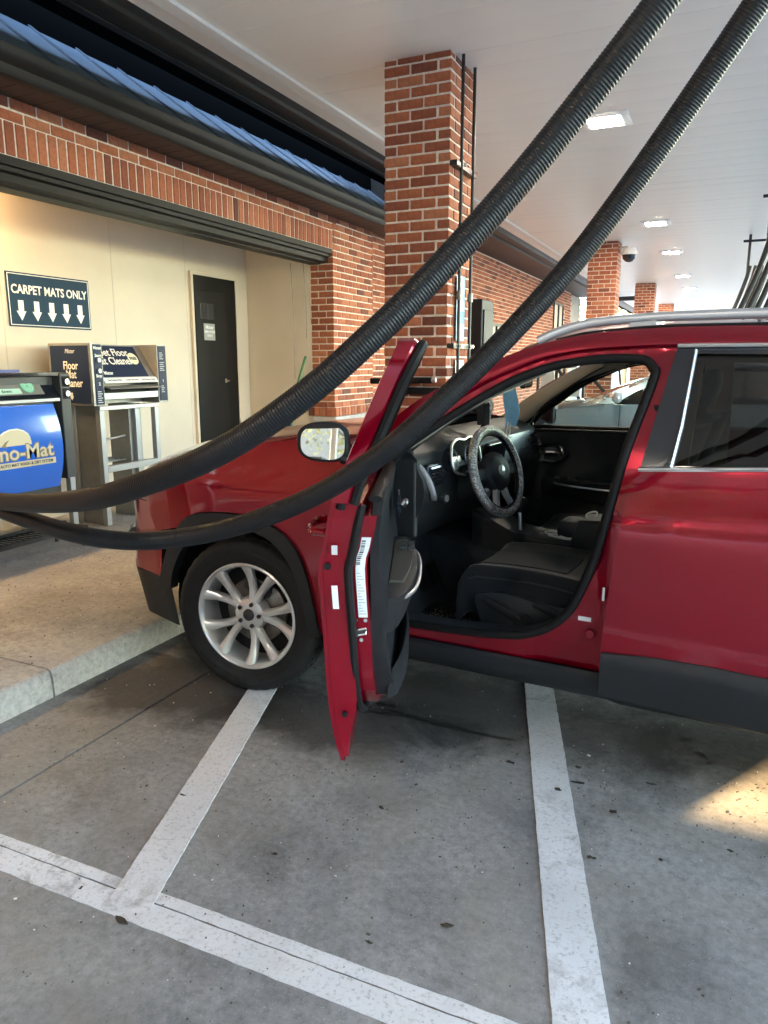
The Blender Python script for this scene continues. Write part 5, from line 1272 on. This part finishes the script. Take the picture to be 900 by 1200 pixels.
MB().tube([(-.32, -.075, .065), (.17, -.075, .075)], .022, 14).build('nozzle', rubber, t); MB().tube([(.165, -.075, .075), (.20, -.075, .0755)], .019, 12).build('nozzle_collar', satin, t)
bbox('bracket', -.22, .25, -.045, .02, -.03, .02, rubber, t, .004); bbox('bracket_arm', -.10, -.06, -.10, -.01, -.01, .05, rubber, t, .004)
# ------------------------------------------------------------------ security camera, drain pipe, far hoses
t = thing('security_camera', 'white dome security camera on an arm by the brick column', 'camera', (-1.72, 14.0, CEIL))
MB().tube([(-.12, .1, -.10), (.04, .0, -.10), (.04, 0, -.13)], .018, 8).build('arm', whitep, t); MB().lathe([(0, -.10), (.10, -.11), (.13, -.17), (.13, -.22)], 20, Matrix.Translation((.06, 0, -.02))).build('shell', whitep, t); MB().lathe([(.12, -.22), (.11, -.28), (.06, -.33), (0, -.345)], 18, Matrix.Translation((.06, 0, -.02))).build('dome', glossblack, t)
t = thing('drain_pipe', 'black drain pipe bending down at the far end of the building', 'pipe', (-4.0, 24.3, .13)); MB().tube([(0, 0, 0), (0, 0, 3.0), (.05, .1, 3.2), (.3, .4, 3.3), (1.9, .5, 3.33)], .07, 10).build('pipe', cm, t)
fh = mat('faded_far_hose', (.018, .0175, .017), .5)
t0 = thing('hose_boom', 'dark overhead boom with hanging vacuum hoses farther down the canopy', 'boom', (.36, 10.55, CEIL), 0, 'far hose booms')
MB().tube([(-.10, 0, -.10), (.4, 0, -.10)], .02, 8).build('bar', darkmetal, t0); MB().tube([(0, 0, .002), (0, 0, -.62)], .022, 8).build('drop', darkmetal, t0)
for k in range(4):
    MB().tube(crom([(.03 + .09 * k, 0, -.5), (-.02 + .09 * k, -.05, -.75), (-.14 + .09 * k, -.15, -1.15), (-.36 + .10 * k, -.3, -1.75), (-.5 + .13 * k, -.4, -2.3), (-.55 + .15 * k, -.4, -3.0)], 6), .032, 10).build('hanging_hose', fh, t0)
for y, x, lb in ((14.2, .22, 'second dark overhead boom with hanging hoses, behind the first'), ):
    o = copy_tree(t0); o.location = (x, y, CEIL); o['label'] = lb
# ------------------------------------------------------------------ pale silver car in the next bay
sc2 = thing('silver_car', 'pale silver blue hatchback car parked beyond the red car', 'car', (-1.45, 9.86, 0), R(180))
silver = mat('silver_blue_paint', (.20, .285, .33), .28, .5, coat=1.0)
def S2(x, z):
    y = float(np.interp(z, [.15, .3, .5, .7, .85, .95, 1.02, 1.2, 1.4, 1.5], [.80, .84, .865, .87, .862, .85, .83, .75, .63, .50]))
    if x > .25: y -= .30 * ((x - .25) / .65) ** 2.2
    if x < -2.9: y -= .25 * ((-2.9 - x) / .7) ** 2
    return y
def b2(name, poly, m_, off=0, par=sc2, **k):
    for mir in (False, True): sheet(name, poly, lambda x, z: S2(x, z) + off, m_, par, mirror=mir, step=.07, **k)
def arch(cx, r, a0=-10, a1=190, n=16): return [(cx + r * math.cos(R(a)), .31 + r * math.sin(R(a))) for a in np.linspace(a0, a1, n)]
side = [(.86, .28), (.88, .55), (.83, .74), (.62, .86), (.35, .945), (.05, 1.0), (-.25, 1.02), (-1.2, 1.045), (-2.3, 1.06), (-3.1, 1.04), (-3.42, .98), (-3.46, .6), (-3.40, .28)]
side += list(reversed(arch(-2.62, .375)))[::-1][::-1] + [(-1.3, .20)] + list(reversed(arch(0, .375)))[::-1][::-1]
side2 = [(.86, .28), (.88, .55), (.83, .74), (.62, .86), (.35, .945), (.05, 1.0), (-.25, 1.02), (-1.2, 1.045), (-2.3, 1.06), (-3.1, 1.04), (-3.42, .98), (-3.46, .6), (-3.40, .28)] + [(-2.62 + .375 * math.cos(a), .31 + .375 * math.sin(a)) for a in np.linspace(math.pi * 1.03, -.03 * math.pi, 18)] + [(-2.2, .20), (-.42, .20)] + [(.375 * math.cos(a), .31 + .375 * math.sin(a)) for a in np.linspace(math.pi * 1.03, -.03 * math.pi, 18)]
b2('body_side', side2, silver, thick=.03)
grid('hood', 14, 15, lambda u, v: ((.84 - 1.05 * u) + .20 * (1 - (2 * v - 1) ** 2) * (1 - u * .5), (2 * v - 1) * (S2(.84 - 1.05 * u, .9) - .01), float(np.interp(.84 - 1.05 * u, [-.25, .05, .35, .62, .84], [1.02, 1.0, .945, .86, .745])) + .05 * (1 - (2 * v - 1) ** 2)), silver, sc2, .02, flip=False)
grid('nose', 9, 15, lambda u, v: (.86 + .22 * (1 - abs(2 * v - 1) ** 2.5), (2 * v - 1) * .66, .22 + .54 * u), silver, sc2, .02, (-1, 0, 0), flip=False)
RP = [(-.10, 1.02), (-.40, 1.18), (-.75, 1.345), (-1.05, 1.44), (-1.5, 1.49), (-2.0, 1.47), (-2.6, 1.36), (-3.1, 1.16), (-3.42, 1.0)]
grid('windscreen', 9, 11, lambda u, v: (.05 - 1.10 * u + .12 * (1 - (2 * v - 1) ** 2), (2 * v - 1) * (.76 - .16 * u), 1.02 + .42 * u + .03 * math.sin(u * 3.1)), cloudglass, sc2)
grid('roof', 14, 11, lambda u, v: (-1.05 - 2.37 * u + .1 * (1 - (2 * v - 1) ** 2) * (1 - u), (2 * v - 1) * (.61 - .05 * u), float(np.interp(1.05 + 2.37 * u, [-p[0] for p in RP], [p[1] for p in RP])) + .04 * (1 - (2 * v - 1) ** 2)), silver, sc2, .03)
pil = RP + list(reversed([(-.32, 1.03), (-.55, 1.175), (-.85, 1.31), (-1.12, 1.395), (-1.5, 1.435), (-2.0, 1.415), (-2.5, 1.30), (-2.95, 1.12), (-3.1, 1.045)]))
b2('roof_pillar', pil, silver, -.005, thick=.04)
b2('side_glass', [(-.28, 1.02), (-.55, 1.18), (-.85, 1.315), (-1.12, 1.40), (-1.5, 1.44), (-2.0, 1.42), (-2.5, 1.305), (-2.95, 1.12), (-3.1, 1.04)], tintglass, -.02, thick=.005, bevel=0)
for xx in (-.38, -1.42): b2('door_gap', [(xx, .32), (xx, 1.02), (xx - .008, 1.02), (xx - .008, .32)], rubber, .0015, thick=.004, bevel=0)
for sg_ in (1, -1):
    mb = MB(); mb.tube([(-.36, sg_ * (.86 + .19 * t), 1.09 + .02 * math.sin(t * 3)) for t in np.linspace(.0, 1, 7)], [.03, .045, .065, .07, .068, .055, .03], 12, sx=.8); mb.build('mirror', alloy, sc2)
    mb = MB(); mb.lathe([(.0, 0), (.36, 0)], 24, Matrix.Translation((0, sg_ * .60, .31)) @ Matrix.Rotation(R(90), 4, 'X')); mb.build('arch_liner', rubber, sc2)
for x in (0, -2.62):
    for sd in (1, -1):
        wv = copy_tree(wheel0); place_wheel(wv, x, sd, .31, 0, 15 * sd + x * 20, sc2); wv.location.y = sd * .765; wv.scale = (.85, .85, .85)
bbox('cabin_block', -2.9, -.4, -.68, .68, .30, .92, cloth, sc2, .05); bbox('underbody', -3.3, .6, -.6, .6, .18, .30, darkmetal, sc2, .02)
# ------------------------------------------------------------------ farther stands and signs seen through the cabin
for (x, y, lb) in ((-2.25, 12.6, 'black and white vacuum stand in front of the far brick column'), (-2.75, 12.9, 'black and white vacuum stand nearer the building wall')):
    t = thing('vacuum_stand', lb, 'stand', (x, y, 0))
    bbox('base', -.13, .13, -.13, .13, 0, .55, darkmetal, t, .02); bbox('panel', -.11, .11, -.02, .02, .95, 1.35, whitep, t, .006)
    mb = MB(); mb.tube([(-.16, 0, .5), (-.16, 0, 1.42), (.16, 0, 1.42), (.16, 0, .5)], .026, 8); mb.tube([(.16, 0, 1.40), (.5, -.1, 1.05), (.7, -.1, .6)], .03, 8); mb.build('frame', cm, t)
t = thing('poster', 'pale poster board on the second brick column, above the silver car', 'poster', (-1.84, 14.2, 1.0)); bbox('panel', -.0, .008, -.2, .2, .0, .75, postm, t, .002); bbox('print_band', .008, .009, -.15, .15, .2, .35, postb, t, 0)
mb = MB(); mb.tube(crom([(.06, -.05, .72), (.10, -.1, .55), (.10, .1, .35), (.12, .2, .1)], 5), .02, 8); mb.build('hose_loop', cm, t)
# ------------------------------------------------------------------ loose things in the cabin (car coordinates -> world)
CM = Matrix.Translation(CAR0) @ Matrix.Rotation(R(175), 4, 'Z')
def cab(name, label, cat, p): return thing(name, label, cat, CM @ Vector(p), R(175))
maskm = mat('pale_blue_mask', (.20, .52, .86), .8, var=.12, vscale=30)
t = cab('face_mask', 'pale blue face mask hanging from the interior mirror of the red car', 'face mask', (-.93, .06, 1.20))
def mf(u, v):
    z = .01 + .185 * u; w_ = .052 + .024 * math.sin(u * 3.1) + .006 * u
    q = (v - .5) * w_ * 1.6; e = -.010 * math.sin(v * 9.4) - .008 * math.sin(u * 5)
    return (e - q * .75, q * .6 + .018 * (u - .5), z + .012 * math.sin(v * 5 + u * 2) + .03 * (v - .5))
grid('mask_fabric', 16, 13, mf, maskm, t, .003, (1, 0, 0), flip=True)
MB().tube(crom([(0, .03, .03), (.0, .045, -.01), (0, .03, -.035), (0, .0, -.02), (0, -.005, .03)], 6), .0028, 6).build('ear_loop', whitep, t); MB().tube(crom([(0, .02, .18), (-.01, .01, .215), (-.02, -.01, .225), (-.01, -.02, .20), (0, -.01, .18)], 5), .0028, 6).build('ear_loop', whitep, t)
t = cab('phone_mount', 'black phone mount with white cable on the windscreen of the red car', 'phone mount', (-.84, .17, 1.185))
mb = MB(); mb.box((0, 0, .085), (.035, .075, .10)); mb.tube([(.0, 0, .085), (.10, -.01, .125)], .016, 10); mb.tube([(.095, -.01, .123), (.12, -.012, .133)], .035, 14); mb.build('cradle', blackp, t, bevel=.006)
MB().tube([(0, 0, -.0), (0, 0, .05)], .012, 8).build('foot', blackp, t)
MB().tube(crom([(-.0, -.045, .05), (-.02, -.06, .11), (-.01, -.05, .15), (.0, -.03, .14), (-.01, -.055, .09), (-.0, -.06, .02)], 6), .006, 6).build('cable', whitep, t)
t = cab('charging_pouch', 'black pouch with white charging cable on the console of the red car', 'pouch', (-1.235, -.02, .703))
mb = MB(); mb.rings([[(x, y, z) for x, y in ((-sx, -sy), (sx, -sy), (sx, sy), (-sx, sy))] for sx, sy, z in ((.06, .07, 0), (.065, .075, .04), (.05, .06, .075), (.02, .03, .085))]); mb.build('pouch', blackp, t, True, 40, bevel=.01)
MB().tube(crom([(.07, .05, .006), (.0, .095, .005), (-.07, .09, .02), (-.08, .06, .07), (-.06, .03, .11), (-.10, .0, .12), (-.09, .05, .06), (-.02, .10, .006), (.10, .08, .006)], 7), .0045, 6).build('cable', whitep, t)
t = cab('paper_slip', 'white paper slip on the dashboard top of the red car', 'paper', (-.60, .47, 1.199)); mk('paper', [(-.07, -.06, .002), (.07, -.04, .006), (.05, .07, .012), (-.08, .05, .004), (-.07, -.06, .004), (.07, -.04, .008), (.05, .07, .014), (-.08, .05, .006)], [(3, 2, 1, 0), (4, 5, 6, 7), (0, 1, 5, 4), (1, 2, 6, 5), (2, 3, 7, 6), (3, 0, 4, 7)], paperm, t, False)
# crumbs on the driver's floor
crumb = MB()
for k in range(420):
    a_ = random.gauss(-.83, .10); b_ = random.gauss(.56, .08)
    if not (-1.0 < a_ < -.66 and .38 < b_ < .74): continue
    s_ = random.uniform(.0012, .004); crumb.box(CM @ Vector((a_, b_, .398)), (s_, s_, s_ * .7), Matrix.Rotation(random.uniform(0, 3), 3, 'Z'))
o = crumb.build('floor_crumbs', mat('pale_crumbs', (.45, .38, .28), .9), None, False); tag(o, 'pale crumbs scattered on the driver floor mat', 'crumbs', kind='stuff')
mt = grid('floor_mat', 12, 12, lambda u, v: (-.66 - .40 * u, .36 + .38 * v, .388 + .006 * math.sin(u * 9) * math.sin(v * 7) + .09 * max(0, .25 - u)), rubber, None, .006)
mt.matrix_world = CM; tag(mt, 'black rubber floor mat in the driver footwell', 'floor mat')
# ------------------------------------------------------------------ litter and damp spots on the pavement
leafm = mat('dead_leaf', (.035, .026, .018), .8, var=.3, vscale=60)
spots = [(-.56, 1.66, .022), (-1.38, 1.31, .030), (-.25, 2.10, .018), (-.22, 2.37, .022), (-.73, 1.52, .010), (.14, 2.32, .012), (-1.15, 1.72, .012), (-.95, 2.08, .014), (-.42, 2.44, .02), (-.38, 2.62, .018), (-1.62, 1.86, .012), (.35, 1.86, .011), (-.62, 2.55, .02)]
for i, (x, y, s_) in enumerate(spots):
    s_ *= .55
    V = []; n = 9; an = random.uniform(0, 6.28)
    for k in range(n):
        a_ = 2 * math.pi * k / n; r_ = s_ * (1 + .35 * math.sin(2 * a_ + i) + random.uniform(-.15, .15)) * (1.0 if k % 2 else .75)
        V.append((r_ * math.cos(a_ + an) * 1.4, r_ * math.sin(a_ + an) * .7, .004 + random.uniform(0, .004)))
    V += [(a_, b_, c_ - .003) for a_, b_, c_ in V]
    F = [tuple(range(n)), tuple(reversed(range(n, 2 * n)))] + [(k, k + n, (k + 1) % n + n, (k + 1) % n) for k in range(n)]
    o = mk('dead_leaf', V, F, leafm, None, False); o.location = (x, y, .0078 if (-.3 < x < -.1 and y > 2) else .001)
    tag(o, 'small dark scrap of dead leaf on the grey pavement', 'leaf', 'leaf scraps on the pavement')
grit = MB(); rg = random.Random(5)
for k in range(2600):
    x = rg.uniform(-2.6, 1.0); y = rg.uniform(1.0, 4.0) if k % 3 else rg.gauss(2.75, .25)
    s_ = rg.uniform(.0012, .0038) if k % 40 else rg.uniform(.004, .007)
    grit.box((x, y, s_ * .3 + .001), (s_ * rg.uniform(.7, 2.2), s_, s_ * .6), Matrix.Rotation(rg.uniform(0, 3), 3, 'Z'), 1.0 if rg.random() < .10 else rg.uniform(0, .3))
for k in range(500):
    x = rg.uniform(-4.4, -2.75); s_ = rg.uniform(.0015, .005); grit.box((x, rg.uniform(1.8, 4.4), .134 + (-2.71 - x) * .0118 + .001), (s_ * 1.5, s_, s_ * .6), Matrix.Rotation(rg.uniform(0, 3), 3, 'Z'), 1.0 if rg.random() < .3 else .2)
gm, t_, N_, L_, p_ = nodes('loose_grit'); at_ = N_.new('ShaderNodeAttribute'); at_.attribute_name = 'tone'; L_.new(ramp(t_, at_.outputs['Fac'], [(0, (.02, .018, .016)), (.4, (.08, .07, .06)), (1, (.6, .58, .54))]), p_.inputs['Base Color'])
tag(grit.build('grit', gm, None, False, tone=True), 'fine grit scattered over the concrete', 'grit', kind='stuff')
wet, t_, N_, L_, p_ = nodes('wet_concrete_film'); setin(p_, 'Base Color', (.028, .027, .026, 1)); setin(p_, 'Roughness', .3); setin(p_, 'Specular IOR Level', .35)
def puddle(x, y, rx, ry, rot, n=26, seed=0):
    rd = random.Random(seed); V = []
    ph = [rd.uniform(0, 6.28) for _ in range(4)]
    for k in range(n):
        a_ = 2 * math.pi * k / n; r_ = 1 + .25 * math.sin(2 * a_ + ph[0]) + .18 * math.sin(3 * a_ + ph[1]) + .12 * math.sin(5 * a_ + ph[2]) + .08 * math.sin(9 * a_ + ph[3])
        u_, v_ = rx * r_ * math.cos(a_), ry * r_ * math.sin(a_); V.append((u_ * math.cos(rot) - v_ * math.sin(rot), u_ * math.sin(rot) + v_ * math.cos(rot), .0015))
    o = mk('puddle', V, [tuple(range(n))], wet, None, False); o.location = (x, y, 0.0004); return tag(o, 'small damp spot on the concrete below the red car', 'puddle', 'damp spots under the car')
for i, a_ in enumerate([(-1.04, 2.745, .17, .016, -.10), (-.80, 2.72, .13, .012, -.02), (-1.25, 2.73, .08, .02, .2), (-1.22, 2.80, .05, .016, 0), (-.02, 3.02, .03, .014, .3), (.04, 2.92, .022, .012, .2), (.07, 2.86, .018, .009, .2), (-.05, 2.84, .015, .008, 0), (-.12, 2.62, .016, .009, 0), (.10, 3.06, .02, .008, 0), (-.30, 2.78, .018, .008, .5), (-1.3, 2.95, .02, .01, 0), (-1.0, 2.98, .018, .008, .2), (-.45, 2.92, .016, .008, .1), (-.36, 2.52, .02, .009, 0)]): puddle(*a_, seed=i)
# ------------------------------------------------------------------ trees beyond the open side (they show in the mirrors and glass)
barkm = mat('grey_brown_bark', (.07, .05, .036), .9, var=.3, vscale=8, bmp=.6, bscale=20)
def leafmat(name, a, b):
    m, t, N, L, p = nodes(name); oi = N.new('ShaderNodeAttribute'); oi.attribute_name = 'tone'
    L.new(ramp(t, oi.outputs['Fac'], [(0, a), (1, b)]), p.inputs['Base Color']); setin(p, 'Roughness', .6)
    return m
leaf_g = leafmat('green_leaves', (.035, .060, .012), (.10, .13, .025)); leaf_y = leafmat('golden_light_leaves', (.10, .085, .018), (.26, .19, .035))  # yellow leaf colour stands in for golden sunlight on the trees
def tree(x, y, h, r, m_, label, seed):
    rd = random.Random(seed); t = thing('tree', label, 'tree', (x, y, -.06), rd.uniform(0, 6), 'trees beyond the open side')
    mb = MB(); mb.tube(crom([(0, 0, 0), (.05, .02, h * .25), (-.04, .05, h * .5), (.02, 0, h * .85)], 5), [.22 * h / 9 * (1 - .8 * i / 15) for i in range(16)], 10)
    tips = []
    for k in range(11):
        a_ = k * 2.4; z = h * rd.uniform(.28, .75); l = r * rd.uniform(.5, .9)
        e = (l * math.cos(a_), l * math.sin(a_), z + l * .55); mb.tube([(0, 0, z), (e[0] * .5, e[1] * .5, z + l * .35), e], [.07, .045, .015], 6); tips.append(e)
    mb.build('trunk', barkm, t)
    mb = MB()
    cl = tips + [(rd.uniform(-r, r) * .6, rd.uniform(-r, r) * .6, h * rd.uniform(.5, .98)) for _ in range(16)]
    for c in cl:
        cr = r * rd.uniform(.25, .42); tn = rd.random()
        for _ in range(150):
            v = Vector((rd.gauss(0, 1), rd.gauss(0, 1), rd.gauss(0, 1))).normalized() * cr * rd.random() ** .4
            p = Vector(c) + v; s_ = rd.uniform(.06, .13); q = Matrix.Rotation(rd.uniform(0, 6.28), 3, Vector((rd.gauss(0, 1), rd.gauss(0, 1), rd.gauss(0, 1))).normalized())
            mb.add([p + q @ Vector(w_) for w_ in ((-s_, 0, 0), (0, -s_ * .55, 0), (s_, 0, 0), (0, s_ * .55, 0))], [(0, 1, 2, 3)], min(1, max(0, tn * .6 + rd.random() * .5)))
    mb.build('crown', m_, t, False, tone=True); return t
tag(mk('grass_verge', [(-60, -21, -.05), (70, -21, -.05), (70, -14.5, -.05), (-60, -14.5, -.05)], [(0, 1, 2, 3)], m_grass, smooth=False), kind='structure')
tag(mk('grass_verge', [(18, -14.4, -.05), (80, -14.4, -.05), (80, 80, -.05), (18, 80, -.05)], [(0, 1, 2, 3)], m_grass, smooth=False), kind='structure')
base = {}
for i, (x, y, h, r, ky) in enumerate(((-1.5, -16.5, 9, 3.4, 1), (3.2, -17.5, 10, 3.6, 0), (7.5, -16, 9, 3.3, 1), (12.5, -17.5, 10, 3.5, 0), (18, -16, 10, 3.6, 1), (23, -9, 11, 3.8, 0), (25, 2, 10, 3.5, 1), (26, 26, 12, 4, 1), (24, 14, 11, 3.8, 0), (-6.5, 56, 9, 3.4, 0), (-12, 52, 10, 3.5, 0), (0, 60, 10, 3.6, 1), (7, 57, 9, 3.4, 0), (.8, -15, 8, 3.2, 0), (5.4, -14.5, 8, 3.2, 1), (10, -15, 9, 3.3, 0), (-4.5, -15.5, 8, 3.2, 1), (14.5, 52, 11, 3.8, 1), (19, 44, 11, 3.8, 0), (22, 36, 11, 3.8, 1), (22, 21, 10, 3.6, 1), (23, 8, 11, 3.8, 0), (-18, 50, 11, 3.8, 1), (3.5, 54, 10, 3.6, 0), (10.5, 55, 10, 3.6, 1), (-3, 53, 9, 3.4, 0), (-9.2, 50, 10, 3.4, 1))):
    lb = ('tree with golden light put into its leaf colour on the verge beyond the open side', 'green leafy tree on the verge beyond the open side of the canopy')[0 if ky else 1]
    if ky not in base: base[ky] = tree(x, y, h, r, leaf_y if ky else leaf_g, lb, i)
    else:
        o = copy_tree(base[ky]); o.location = (x, y, -.06); o.rotation_euler = (0, 0, i * 1.3); s_ = h / 10.5; o.scale = (s_, s_, s_)
# unseen shop block, added to keep the sun off the bays; its corner and the wash building's corner leave one narrow beam of sun
st = thing('sun_block_shop', 'unseen brown shop added across the lot to block the sun', 'building', (-13.3, -22.0, -.06))
stuccom = mat('brown_stucco', (.13, .105, .08), .85, var=.08, vscale=1.0)
bbox('walls', .0, 46, -14, 0, 0, 9.2, stuccom, st, .02); bbox('parapet', -.05, 46.1, -.2, .15, 9.2, 9.5, bronze, st, .02)
for k in range(9):
    bbox('shop_window', 2.5 + 4.8 * k, 5.6 + 4.8 * k, .0, .04, .8, 3.2, glassdark, st, .01)
t = thing('sun_block_cabinet', 'unseen grey cabinet added to block the lower part of the sun beam', 'cabinet', (-3.29, -3.49, .134)); bbox('cabinet', -.55, .55, -.30, .30, 0, 1.50, greyp, t, .01); bbox('cabinet_door', -.5, .5, .30, .312, .1, 1.4, greyp, t, .004)  # added out of view; its top edge ends the sun patch on the near side
t = thing('sun_block_board', 'unseen blue board on posts added to block the upper part of the sun beam', 'sign', (-3.75, -4.25, 0)); bbox('board', -.75, .95, -.04, .04, 2.13, 3.5, navy, t, .01)  # added out of view; its lower edge keeps the sun off the car door
for x in (-.70, .90): bbox('post', x - .04, x + .04, -.035, .035, 0 if x > 0 else .134, 2.14, satin, t, .005)
